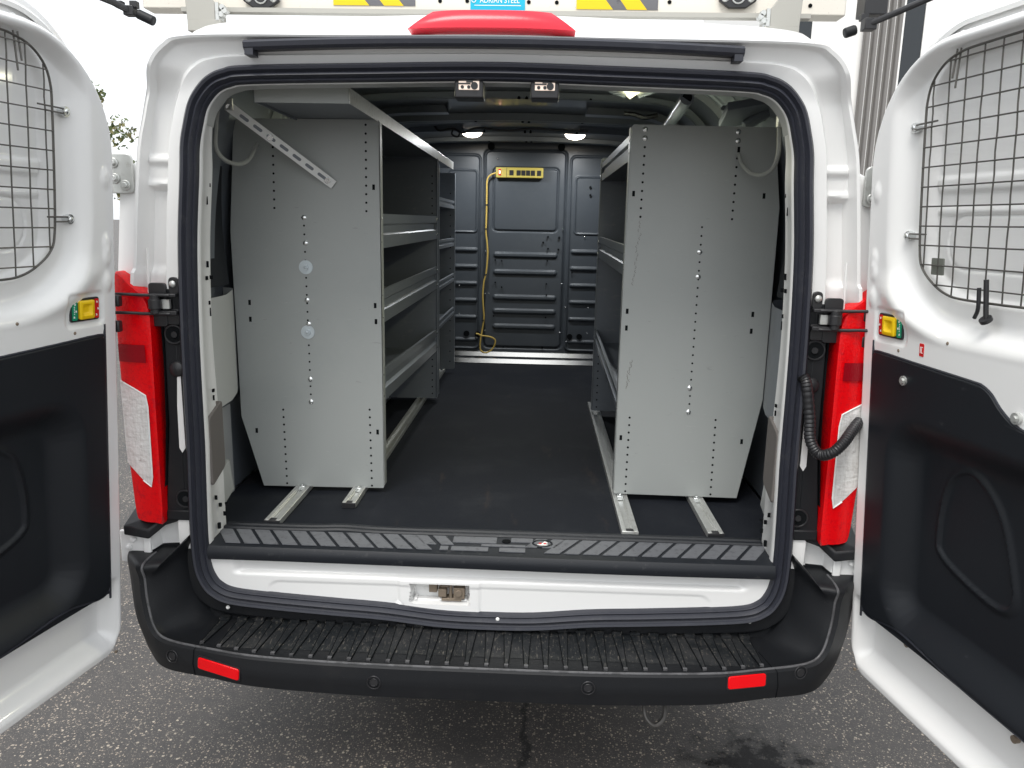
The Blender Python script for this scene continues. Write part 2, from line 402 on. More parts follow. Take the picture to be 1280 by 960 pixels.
ground = struct('asphalt_ground', g, ma, loc=(0, 0, 0), recalc=False)

# sky dome is the world itself
w = bpy.data.worlds.new('World'); SC.world = w; w.use_nodes = True; wn = w.node_tree
bg = wn.nodes['Background']
sk = N(wn, 'ShaderNodeTexSky', sky_type='NISHITA'); sk.sun_disc = False
sk.sun_elevation = R(58); sk.sun_rotation = R(200); sk.dust_density = 4; sk.air_density = 1.2; sk.ozone_density = .6
hs = N(wn, 'ShaderNodeHueSaturation'); hs.inputs['Saturation'].default_value = .22
mxw = N(wn, 'ShaderNodeMix', data_type='RGBA'); mxw.inputs['Factor'].default_value = .62; mxw.inputs['B'].default_value = (8.3, 8.6, 8.9, 1)
wn.links.new(sk.outputs[0], hs.inputs['Color']); wn.links.new(hs.outputs[0], mxw.inputs['A']); wn.links.new(mxw.outputs['Result'], bg.inputs['Color'])
bg.inputs['Strength'].default_value = .13
sl = bpy.data.lights.new('sun', 'SUN'); sl.energy = 1.1; sl.angle = R(24); sl.color = (1, .97, .92)
so = bpy.data.objects.new('sun', sl); COL.objects.link(so); so.location = (0, -3, 9)
so.rotation_euler = (R(90-58), 0, R(-20+0))

# ================================================================== VAN
van = thing('cargo_van', 'white cargo van seen from behind with both rear doors swung open', 'van', (0, 2.2, 0))
# seal / opening curve: half profile as (x, z), bottom centre to top centre, outer edge of the seal
HALF = [(0, .500), (.13, .503), (.28, .518), (.42, .526), (.59, .537), (.70, .549), (.75, .572), (.777, .605), (.793, .655), (.797, .74), (.793, .90), (.790, 1.0), (.788, 1.2),
        (.785, 1.34), (.777, 1.52), (.762, 1.68), (.756, 1.75), (.745, 1.80), (.730, 1.848), (.708, 1.882), (.680, 1.908), (.643, 1.924), (.58, 1.933), (.3, 1.941), (0, 1.947)]
OUT = [(0, .44), (.13, .44), (.28, .44), (.42, .44), (.63, .445), (.76, .45), (.83, .475), (.87, .53), (.895, .62), (.915, .74), (.915, .90), (.915, 1.0), (.912, 1.2),
       (.908, 1.34), (.888, 1.54), (.872, 1.68), (.862, 1.75), (.847, 1.81), (.828, 1.88), (.800, 1.94), (.768, 1.972), (.735, 1.986), (.62, 1.992), (.32, 1.994), (0, 1.997)]
def closed(half, n=6):
    full = [(x, 0, z) for x, z in half]+[(-x, 0, z) for x, z in half[-2:0:-1]]
    return cr(full, n, True)
CI = closed(HALF); CO = closed(OUT)
def offs(C, d, y=0):
    out = []; k = len(C)
    for i in range(k):
        t = (C[(i+1) % k]-C[(i-1) % k]).normalized(); nrm = Vector((-t.z, 0, t.x))
        if nrm.dot(Vector((0, 0, 1.2))-C[i]) < 0: nrm = -nrm
        out.append(C[i]+nrm*d+Vector((0, y, 0)))
    return out
# --- rear surround (pressed sheet between seal and outer edge)
def sur_y(x, z, t):
    y = .035*sstep(.30, .42, t) - .042*sstep(.86, .93, t)
    side = sstep(.70, .78, abs(x))
    y = y*(side+(1-side)*.35)-.040*float(sstep(1.86, 1.93, np.array(z)))*t*float(1-side*.6)
    # notches across the side recess
    if abs(x) > .74:
        y -= .010*float(sstep(.016, .003, abs(z-1.715)))*sstep(.34, .44, t)*(1-sstep(.84, .9, t))
        y += .018*float(sstep(1.655, 1.64, z))*float(sstep(1.30, 1.34, z))*sstep(.36, .46, t)*(1-sstep(.78, .88, t))
        y -= .005*float(sstep(.012, .002, abs(z-1.658)))*sstep(.34, .44, t)*(1-sstep(.84, .9, t))
        y -= .012*float(sstep(.03, .02, abs(z-1.42)))*sstep(.3, .4, t)
    return float(y)
def resample_side(C, k):
    return C
mb = MB(); rows = []
ts = [0, .08, .2, .28, .31, .34, .37, .40, .43, .47, .55, .66, .74, .80, .84, .87, .90, .93, .96, 1.0]
fineI = closed(HALF, 22); fineO = closed(OUT, 22)
for t in ts:
    rows.append([Vector((a.x+(b.x-a.x)*t, sur_y(a.x, a.z+(b.z-a.z)*t, t), a.z+(b.z-a.z)*t)) for a, b in zip(fineI, fineO)])
mb.grid(rows, closed_u=True)
bk = MB(); keep = []
for f in mb.f:
    zc_ = sum(mb.v[i][2] for i in f)/4; xc_ = abs(sum(mb.v[i][0] for i in f)/4)
    if zc_ < .70 or (.80 < zc_ < 1.395 and xc_ < .885): bk.add([(mb.v[i][0], mb.v[i][1]-.001, mb.v[i][2]) for i in f], [(0, 1, 2, 3)])
    else: keep.append(f)
mb.f = keep; mb.m = [0]*len(keep)
# body shell running forward from the outer edge
def shell_pt(p, y):
    k = .55*float(sstep(.018, .03, np.array(y)))+.45*float(sstep(.03, .32, np.array(y)))
    low = (1-float(sstep(1.685, 1.72, np.array(p.z))))*(.30+.70*float(sstep(1.34, 1.42, np.array(p.z))))
    top = float(sstep(1.80, 1.99, np.array(p.z)))
    x = p.x+math.copysign((.105*low+.015*(1-low))*k*(1-top), p.x)*(1 if abs(p.x) > .6 else 0) + math.copysign(.02*k*top, p.x)*(1 if abs(p.x) > .5 else 0)
    z = p.z+top*(0.080*float(sstep(0, .22, np.array(y)))+(.034*(1-(p.x/.8)**2)*float(sstep(0, .3, np.array(y)))))
    return Vector((x, y, z))
rows = [[Vector((p.x, sur_y(p.x, p.z, 1.0), p.z)) for p in fineO]]+[[shell_pt(p, y) for p in fineO] for y in (.010, .018, .024, .030, .05, .09, .14, .2, .28, .4, 1.5, 4.6)]
mb.grid(rows, closed_u=True)
keep = []; keepm = []
for f, mm in zip(mb.f, mb.m):
    if sum(mb.v[i][2] for i in f)/4 < .66 and max(mb.v[i][1] for i in f) < .45: bk.add([mb.v[i] for i in f], [(0, 1, 2, 3)])
    else: keep.append(f); keepm.append(mm)
mb.f = keep; mb.m = keepm
mb.poly([shell_pt(p, 4.6) for p in fineO])
obj('body_shell', mb, 'white', van, sharp=40, recalc=False)
obj('opening_surround', bk, 'plastic', van, sharp=40, recalc=False)
# seams on the surround (sealant lines)
mb = MB()
for sx in (-1, 1):
    mb.tube(cr([(sx*.717, .008, 1.982), (sx*.69, .006, 1.955), (sx*.665, .004, 1.93), (sx*.64, .002, 1.925)], 5), .0016, 5)
    mb.tube([(sx*.865, .010, 1.50), (sx*.872, .010, 1.35)], .003, 5)
split('seam_sealant', mb, 'white', van)
# --- weather seal
prof = [(0, .006), (.002, -.018), (.008, -.026), (.014, -.024), (.017, -.016), (.020, -.014), (.023, -.020), (.027, -.022), (.031, -.016), (.034, -.010), (.038, -.012), (.042, -.006), (.043, .012)]
mb = MB(); C24 = closed(HALF, 14)
mb.grid([[q for q in offs(C24, d, y)] for d, y in prof], closed_u=True)
obj('door_seal', mb, 'rubber', van, sharp=50, recalc=False)
# --- reveal of the opening: sides and header, painted
INN = offs(C24, .041)
idx = [i for i, p in enumerate(INN) if p.z > .66]
arc = [INN[i] for i in idx]
mb = MB()
def rev(p, d, y):   # d outward
    c = Vector((0, 0, 1.25)); n_ = Vector((1 if p.x > 0 else -1, 0, 0)) if p.z < 1.75 else None
    j = INN.index(p); k = len(INN); t = (INN[(j+1) % k]-INN[(j-1) % k]).normalized(); nn = Vector((-t.z, 0, t.x))
    if nn.dot(Vector((0, 0, 1.2))-p) > 0: nn = -nn
    return p+nn*d+Vector((0, y, 0))
rows = []
for d, y in ((0, .0), (-.004, .012), (-.004, .03), (.0, .04), (.0, .105), (.008, .112), (.008, .145), (.02, .15), (.10, .152)):
    top = []
    for p in arc:
        kk = float(sstep(1.70, 1.92, np.array(p.z))); lo_ = float(sstep(1.35, .72, np.array(p.z)))
        top.append(rev(p, d*(1-kk*.2), y*(.70+.30*lo_)*(1-kk*.62)))
    rows.append(top)
mb.grid(rows)
mb.cur = 1
for sx in (-1, 1):
    X = sx*(.7475)
    for z, y, h, ww in ((1.66, .07, .012, .006), (1.62, .055, .02, .003), (1.46, .06, .016, .004), (1.425, .055, .010, .008), (1.425, .085, .010, .005), (1.36, .07, .010, .006), (1.335, .075, .022, .003),
                        (1.125, .07, .008, .010), (1.105, .07, .014, .003), (.80, .075, .010, .006), (.765, .10, .012, .003), (.83, .05, .012, .003), (.745, .06, .016, .008), (.79, .115, .005, .004)):
        xx = X if z < 1.3 else sx*(.7475-.012*(z-1.3)/.2)
        mb.box((xx-.0035, y-ww/2, z-h/2), (xx+.0035, y+ww/2, z+h/2))
obj('opening_reveal', mb, ['white', 'hole'], van, sharp=45, recalc=False)
for sx in (-1, 1):
    mb = MB()
    pr = rrect(.025, .115, .885, 1.075, .012)
    pr = [(y, z+(.02 if y > .07 else -.02)*0 + (y-.07)*.35) for y, z in pr]
    mb.prism([(sx*.742, y, z) for y, z in pr], (sx*.016, 0, 0))
    obj('pillar_pad', mb, 'pad', van, bevel=.003)
# --- sill panel below the scuff plate
nx, nz = 300, 70
SP = [(q.x, q.z) for q in offs(C24, .022) if q.z < .69]
kz = max(range(len(SP)), key=lambda i: abs(SP[i][0]-SP[(i+1) % len(SP)][0])); SP = SP[kz+1:]+SP[:kz+1]
zlo = min(z for _, z in SP); zhi = min(max(z for x, z in SP if x > 0), max(z for x, z in SP if x < 0))-.001
mb = MB(); ZV = zlo+.0005+(zhi-zlo-.001)*(.5-.5*np.cos(np.pi*np.linspace(.0, 1, nz)))
XX = np.zeros((nz, nx)); ZZ = np.repeat(ZV[:, None], nx, 1)
for i_ in range(nz):
    a_ = span(SP, ZV[i_]); XX[i_] = a_[0]+(a_[1]-a_[0])*np.linspace(0, 1, nx)
pocket = sdf(XX, ZZ, rrect(-.206, -.050, .560, .6185, .004, 3))
Y = .006 + .014*sstep(.628, .640, ZZ)*sstep(.70, .67, np.abs(XX)) - .0
band = sdf(XX, ZZ, rrect(-.60, .60, .40, .615, .03, 4))
Y = Y + .0025*sstep(.0, -.006, band)
tab = sdf(XX, ZZ, rrect(-.24, -.02, .40, .632, .006, 3)); Y = Y*1.0 - .004*sstep(.003, -.003, tab)
Y = np.where(pocket < 0, .046, Y)
Y = Y + .03*sstep(.76, .775, np.abs(XX))*0
mb.grid([[(XX[i, j], Y[i, j], ZZ[i, j]) for j in range(nx)] for i in range(nz)])
sill = obj('sill_panel', mb, 'white', van, sharp=50, recalc=False)
mb = MB()
mb.box((-.160, .02, .588), (-.138, .044, .617)); mb.box((-.134, .014, .578), (-.112, .040, .600))
mb.box((-.130, .026, .600), (-.100, .044, .606)); mb.box((-.092, .012, .575), (-.062, .040, .606))
mb.cyl((-.100, .02, .572), (-.100, .02, .617), .0045, 10); mb.box((-.125, .016, .566), (-.070, .042, .574))
mb.cyl((-.078, .008, .592), (-.078, .03, .592), .010, 12)
obj('latch', mb, 'rust', van, bevel=.0015)
mb = MB(); mb.box((-.202, .026, .561), (-.054, .044, .5655)); 
for xx in (-.196, -.128, -.060): mb.box((xx-.003, .018, .5655), (xx+.003, .044, .571))
obj('latch_pocket_lip', mb, 'white', van, bevel=.001)
# --- scuff plate with tread pattern
mb = MB(); prof2 = [(.158, .718), (.150, .722), (.138, .722), (.134, .718), (.126, .718), (.122, .7225), (.112, .7225), (.108, .718), (.010, .715), (-.006, .712), (-.013, .702), (-.015, .690), (-.012, .676), (.004, .668)]
rows = []
xs = [-.757+1.514*i/60 for i in range(61)]
for y, z in prof2:
    rows.append([(x, y - (.006*math.sin(x*3+.4) if y < .02 else 0) + (.010*math.exp(-((x+.42)/.06)**2) - .0*abs(x) if y > .1 else 0), z) for x in xs])
mb.grid(rows)
mb.cur = 1
def trd(x0, x1, sh, y0=.012, y1=.100):
    n = 1
    zz = .7155
    P = [(x0+sh, y0), (x1+sh, y0), (x1, y1), (x0, y1)]
    P = [(x, y, zz+ (y*.02)) for x, y in P]
    mb.prism(P, (0, 0, .0022))
for k in range(11):
    trd(-.768+k*.052, -.727+k*.052, .056)
for k in range(11):
    trd(.768-k*.052-.041, .768-k*.052, -.056)
# centre field
for (a, b, y0, y1) in ((-.10, .02, .062, .100), (-.10, .0, .012, .035), (.03, .10, .012, .035), (.06, .12, .075, .1), (-.13, -.108, .012, .035)):
    trd(a, b, 0, y0, y1)
trd(-.21, -.175, .032, .045, .100); trd(-.16, -.125, .03, .045, .10); trd(.175, .21, -.030, .045, .10); trd(.13, .16, -.030, .045, .10); trd(-.02, .10, 0, .043, .055)
scuff = obj('scuff_plate', mb, ['sill', 'tread'], van, sharp=40)
bdg = at(678, 680, 'z', .7175)
mb = MB(); mb.tube([bdg+Vector((.026*math.cos(a*math.pi/12), .020*math.sin(a*math.pi/12), .0005)) for a in range(24)], .0035, 8, closed=True, mi=1)
mb.cyl(bdg+Vector((0, 0, -.001)), bdg+Vector((0, 0, .0015)), .0165, 24, mi=0)
for dx in (-.006, .007): mb.cyl(bdg+Vector((dx, -.001, .001)), bdg+Vector((dx, -.001, .0024)), .0042, 10, mi=2)
obj('round_badge', mb, ['print', 'sill', 'indr'], scuff)
# small anchor plug
p = at(633, 677, 'z', .7175); mb = MB(); mb.cyl(p-Vector((0, 0, .002)), p+Vector((0, 0, .002)), .012, 14); obj('anchor_plug', mb, 'hole', scuff)
# --- cargo floor mat
mb = MB()
for s in range(1): pass
fx = [-.86+1.72*i/60 for i in range(61)]; fy = [.15+2.9*i/80 for i in range(81)]
mb.grid([[(x, y, .708+.0016*math.sin(x*19+y*2)*math.cos(y*7)) for x in fx] for y in fy])
obj('floor_mat', mb, 'mat', van, recalc=False)
# --- interior shell
sec = [(.878, .70), (.88, 1.10), (.872, 1.35), (.85, 1.62), (.80, 1.86), (.74, 1.98), (.62, 2.055), (.4, 2.075), (0, 2.085)]
full = [(x, z) for x, z in sec]+[(-x, z) for x, z in sec[-2::-1]]
prof3 = cr([(x, 0, z) for x, z in full], 4)
mb = MB(); mb.grid([[(p.x, y, min(p.z, zt_)) for p in prof3] for y, zt_ in ((.11, 1.965), (.17, 1.98), (.34, 2.2), (.6, 2.2), (1.2, 2.2), (2, 2.2), (3.06, 2.2))])
obj('cargo_lining', mb, 'inner', van, recalc=False)
# header just inside the opening
mb = MB(); hp = [p for p in prof3 if p.z > 1.5]
topc = [q for q in arc if q.z > 1.80]
mb.grid([[Vector((p.x, .018, p.z-.001)) for p in topc], [Vector((p.x, .062, p.z-.003)) for p in topc], [Vector((p.x, .070, p.z+.03)) for p in topc], [Vector((p.x*1.01, .12, p.z+.045)) for p in topc], [Vector((p.x*1.04, .33, p.z+.155)) for p in topc]])
obj('roof_header', mb, 'quarter', van, recalc=False)
# bows across the roof
for (y, w_, d_) in ((.78, .10, .030), (1.28, .07, .022), (1.90, .12, .034), (2.45, .06, .020), (2.86, .10, .026)):
    mb = MB(); hp = [p for p in prof3 if p.z > 1.7]; rows = []
    for dy, dn in ((-w_/2, .002), (-w_/2+.012, d_), (-.012, d_), (-.006, d_-.006), (.006, d_-.006), (.012, d_), (w_/2-.012, d_), (w_/2, .002)):
        rows.append([Vector((p.x, y+dy, p.z))+(Vector((0, 0, 1.2))-Vector((p.x, 0, p.z))).normalized()*dn for p in hp])
    mb.grid(rows)
    for xx in (-.42, -.2, .02, .05, .3): mb.cyl((xx, y-.02, 2.085-d_-.006), (xx, y-.02, 2.10-d_), .006, 8, mi=1)
    obj('roof_bow', mb, ['bow', 'hole'], van, sharp=30)
# wall pillars (pressed ribs on both inner sides)
for sx in (-1, 1):
    for y in (.30, .95, 1.65, 2.35):
        mb = MB(); hp = [p for p in prof3 if sx*p.x > .3]
        rows = []
        for dy, dn in ((-.05, .0), (-.038, .03), (.038, .03), (.05, .0)):
            rows.append([Vector((p.x, y+dy, p.z))+(Vector((0, 0, 1.3))-Vector((p.x, 0, p.z))).normalized()*dn for p in hp])
        mb.grid(rows); obj('body_rib', mb, 'inner', van)
# pale inner quarter panels by the opening
for sx in (-1, 1):
    mb = MB()
    rows = []
    for z in np.linspace(1.045, 1.36, 8):
        rows.append([(sx*(x_), y, z+(.006 if y > .3 else 0)) for y, x_ in ((.152, .800), (.17, .79), (.22, .785), (.30, .79), (.38, .805), (.45, .83), (.47, .87))])
    mb.grid(rows)
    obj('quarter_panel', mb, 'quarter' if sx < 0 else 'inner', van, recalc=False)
    mb = MB()
    mb.grid([[(sx*(.83+.01*math.sin(z*9)), y, z) for y in (.152, .2, .3, .42)] for z in np.linspace(1.38, 1.80, 8)])
    mb.tube(cr([(sx*.822, .19, 1.76), (sx*.822, .19, 1.42), (sx*.822, .21, 1.40)], 5), .008, 8)
    obj('dark_side_panel', mb, 'trim', van, recalc=False)
    mb = MB()   # jagged brace and wheel-arch steel low in the corner
    mb.grid([[(sx*.855, y, z) for y in (.152, .24, .34, .44)] for z in (.71, .8, .9, 1.0)])
    mb.obox((sx*.80, .22, .80), (sx*.004, 0, 0), (0, .06, .02), (0, -.012, .05))
    split('wheel_arch_brace', mb, 'quarter', van)
# --- bulkhead
def bulk_h(U, V):
    H = np.zeros_like(U)
    def ridge(poly, wd, hgt):
        nonlocal H
        d = np.abs(sdf(U, V, poly)); H = H+hgt*sstep(wd, wd*.3, d)
    def rib(x0, x1, z, hh):
        nonlocal H
        d = sdf(U, V, rrect(x0, x1, z-hh, z+hh, hh*.9, 4)); H = H+.012*sstep(.004, -.006, d)
    door = rrect(-.235, .268, .80, 2.02, .035, 5)
    H = H-.012*sstep(.012, .0, np.abs(sdf(U, V, door)))
    ridge(rrect(-.178, .219, 1.536, 1.915, .022, 5), .009, -.010)
    for z in (1.388, 1.280, 1.121, 1.033, .935): rib(-.172, .225, z, .014)
    for z in (1.415, 1.310, 1.204, 1.098, .990, .845): rib(-.42, -.276, z, .011); rib(.312, .49, z, .011)
    ridge(rrect(-.60, -.262, .79, 1.99, .03, 4), .008, .007); ridge(rrect(.295, .62, .79, 1.99, .03, 4), .008, .007)
    ridge(rrect(-.45, -.281, 1.525, 1.90, .02, 4), .007, .007); ridge(rrect(.328, .60, 1.525, 1.87, .02, 4), .007, .007)
    return H
bp_ = [(-.90, .70), (.90, .70), (.89, 1.3), (.84, 1.8), (.66, 2.09), (-.66, 2.09), (-.84, 1.8), (-.89, 1.3)]
mb = MB(); mb.grid(hfield(bp_, 520, 380, bulk_h, lambda u, v, n: (u, 3.0-n, v)))
mb.cur = 1
def hole(px, py, r=.008): q = at(px, py, 'y', 2.985); mb.cyl(q+Vector((0, -.0, 0)), q+Vector((0, .01, 0)), r, 12)
for px, py, r in ((583, 417, .019), (597, 418, .019), (712, 421, .018), (724, 421, .018), (614, 183, .022), (702, 184, .022), (685, 296, .006), (699, 297, .007), (685, 311, .006), (698, 312, .006), (679, 303, .006),
                  (619, 325, .005), (627, 326, .005), (684, 326, .005), (619, 353, .005), (627, 359, .005), (683, 355, .005), (683, 369, .005), (617, 395, .005), (682, 397, .005), (678, 435, .008), (629, 434, .004), (715, 341, .005), (738, 234, .007), (738, 244, .007)):
    hole(px, py, r)
bh = obj('bulkhead', mb, ['bulk', 'hole'], van, sharp=60, recalc=False)
mb = MB()
for px, py in ((606, 367), (606, 413), (611, 367), (574, 357), (574, 392), (596, 422), (607, 314), (704, 287), (702, 355), (700, 416), (707, 384), (735, 385), (734, 417), (708, 427), (730, 427), (731, 296), (622, 198)):
    q = at(px, py, 'y', 2.99); mb.dome(q, (0, -1, 0), .005, .004)
split('rivet', mb, 'bolt', bh)
# aluminium strips at the bulkhead foot
for (pxy, th, dep) in ((443.0, .017, .0), (451.5, .020, .055)):
    q = at(655, pxy, 'y', 2.96-dep)
    mb = MB(); zc = q.z
    rows = []
    for dy, dz in ((.008, -.018), (.0, -.015), (.0052, .012), (.012, .015)):
        rows.append([(x, 2.95-dep+dy, max(.712, zc+dz)) for x in np.linspace(-.60, .75, 12)])
    mb.grid(rows); obj('floor_strip', mb, 'alu', van)
# --- lamps on the ceiling
def area_light(name, p, e, size, col, rot=(0, 0, 0)):
    l = bpy.data.lights.new(name, 'AREA'); l.energy = e; l.size = size; l.color = col; l.shape = 'DISK'
    o = bpy.data.objects.new(name, l); COL.objects.link(o); o.location = p; o.rotation_euler = rot; return o
def lamp(px, py, y, label):
    q = at(px, py, 'y', y)
    rt = None
    mb = MB(); mb.cyl(q+Vector((0, 0, .004)), q+Vector((0, 0, 2.07-q.z)), .052, 24)
    ob = obj('ceiling_lamp', mb, 'bow', van, bevel=.003)
    mb = MB(); mb.dome(q+Vector((0, 0, .004)), (0, 0, -1), .058, .030, n=24)
    obj('lamp_lens', mb, 'lampw', ob)
    area_light('ceiling_lamp_light', q+Vector((0, 0, -.05)), 3.2, .09, (.93, .97, 1))
lamp(590, 166, 2.62, ''); lamp(719, 169, 2.62, '')
q = at(790, 112, 'y', .60)
mb = MB(); rows = []
mb.add([q+Vector(v) for v in ((-.045, 0, .006), (.045, 0, .006), (0, -.03, -.026), (0, .05, -.020), (0, -.035, .012), (0, .06, .012))],
       [(0, 2, 4), (2, 1, 4), (0, 3, 2), (2, 3, 1), (0, 4, 5), (4, 1, 5), (0, 5, 3), (3, 5, 1)])
dl = obj('dome_lamp', mb, 'lampy', van, sharp=10)
mb = MB(); mb.tube([q+Vector((-.09, 0, .012)), q+Vector((-.05, 0, -.006)), q+Vector((-.02, .01, -.014))], .010, 8); mb.tube([q+Vector((.09, 0, .012)), q+Vector((.05, 0, -.006)), q+Vector((.02, .01, -.014))], .010, 8)
obj('lamp_bracket', mb, 'bow', dl)
area_light('dome_lamp_light', q+Vector((0, -.01, -.06)), 3.5, .06, (1, .97, .70))
q = at(453, 101, 'y', .55)
mb = MB(); mb.box(q+Vector((-.04, -.015, -.006)), q+Vector((.04, .03, .010))); obj('header_lamp', mb, 'lampy', van, bevel=.004)
area_light('header_lamp_light', q+Vector((0, 0, -.05)), 2.0, .06, (1, .97, .70))
# wiring under the ceiling
mb = MB()
mb.tube(cr([at(px, py, 'y', 2.3) for px, py in ((540, 150), (548, 163), (566, 161), (578, 166), (596, 160), (616, 162), (640, 163), (668, 161), (700, 163), (735, 164))], 6), .006, 6)
mb.tube(cr([at(px, py, 'y', 2.3) for px, py in ((566, 161), (565, 168), (572, 171), (575, 166))], 6), .005, 6)
mb.tube(cr([at(px, py, 'y', 1.3) for px, py in ((780, 142), (792, 143), (806, 147), (822, 144))], 6), .009, 6)
split('ceiling_wiring', mb, 'blackmetal', van)
# tube and ducting in the right roof corner
mb = MB()
mb.tube([at(859, 122, 'y', .42), at(836, 157, 'y', .95)], .020, 14); mb.cyl(at(859, 122, 'y', .419), at(859, 122, 'y', .44)+Vector((0, 0, 0)), .0145, 12, mi=1)
obj('roof_tube', mb, ['inner', 'hole'], van)
mb = MB()
mb.tube([at(905, 135, 'y', .5), at(912, 158, 'y', .6)], .010, 8); mb.obox(at(945, 138, 'y', .5), (.10, .02, .02), (0, .05, -.02), (0, .004, .012))
mb.tube(cr([at(930, 158, 'y', .50), at(950, 146, 'y', .5), at(972, 130, 'y', .5), at(985, 122, 'y', .45)], 5), .016, 8)
split('roof_bracing', mb, 'inner', van, bevel=.002)
mb = MB(); q = at(990, 150, 'y', .16); q = at(983, 149, 'y', .16); mb.cyl(q, q+Vector((0, .03, 0)), .010, 14); mb.obox(q+Vector((0, .03, 0)), (.014, 0, 0), (0, .01, 0), (0, 0, .016)); obj('corner_socket', mb, 'galv', van, bevel=.001)
# --- strikers hanging from the header
for (x0, x1) in ((570, 607), (663, 699)):
    a = at(x0, 97, 'y', .05); b = at(x1, 127 if x0 < 600 else 128, 'y', .05)
    mb = MB(); mb.box((a.x-.014, -.004, a.z-.002), (b.x+.016, .03, a.z+.006)); mb.box((a.x+.002, .0, b.z), (b.x-.002, .06, a.z))
    so_ = obj('striker_housing', mb, 'blackmetal', van, bevel=.006, bseg=3)
    mb = MB(); xm = (a.x+b.x)/2; zb_ = b.z
    mb.box((a.x+.012, -.003, b.z+.018), (b.x-.012, .0, a.z-.010)); 
    obj('striker_face', mb, 'strikerglow', so_, bevel=.004)
    mb = MB(); mb.cyl((b.x-.023, -.006, zb_+.027), (b.x-.023, -.002, zb_+.027), .0085, 16)
    mb.cyl((a.x+.021, -.006, zb_+.024), (a.x+.021, -.002, zb_+.024), .004, 10); mb.cyl((xm, -.006, zb_+.024), (xm, -.002, zb_+.024), .004, 10)
    mb.box((a.x+.012, -.007, zb_+.030), (xm+.004, -.003, zb_+.033)); mb.box((xm-.006, -.007, zb_+.034), (xm+.010, -.003, zb_+.042))
    split('striker_catch', mb, 'blackmetal', so_)
# --- black rain strip over the opening
mb = MB(); n = 50; rows = []
A0 = at(303, 56, 'y', -.05); A1 = at(931, 72, 'y', -.05)
for dy, dz in ((.03, .012), (-.010, .012), (-.016, .006), (-.014, -.004), (-.008, -.010), (.0, -.008), (.03, -.008)):
    rows.append([(A0.x+(A1.x-A0.x)*i/n, -.034+dy, 1.968+.014*(1-((i-n/2)/(n/2))**2)+dz) for i in range(n+1)])
mb.grid(rows)
for X in (A0.x+.012, A1.x-.012): mb.box((X-.010, -.046, 1.948), (X+.010, -.010, 1.976))
obj('rain_strip', mb, 'rubber', van)
# --- high brake light
mb = MB(); n = 30
zb0, zb1 = 2.020, 2.062
rows = []
for k in range(6):
    t = k/5; rows.append([])
    for i in range(n+1):
        s = i/n*2-1; half = .197-.058*t
        rows[-1].append((-.009+s*half, -.004+.016*t-.006*math.sin(t*math.pi)+.012*s**4, zb0+(zb1-zb0)*t+.002*(1-s*s)))
mb.grid(rows); mb.grid([[Vector(p)+Vector((0, .07, 0)) for p in rows[-1]], rows[-1]]); mb.grid([rows[0], [Vector(p)+Vector((0, .07, 0)) for p in rows[0]]])
brake = obj('brake_light', mb, 'pinkred', van, sharp=40, recalc=False)
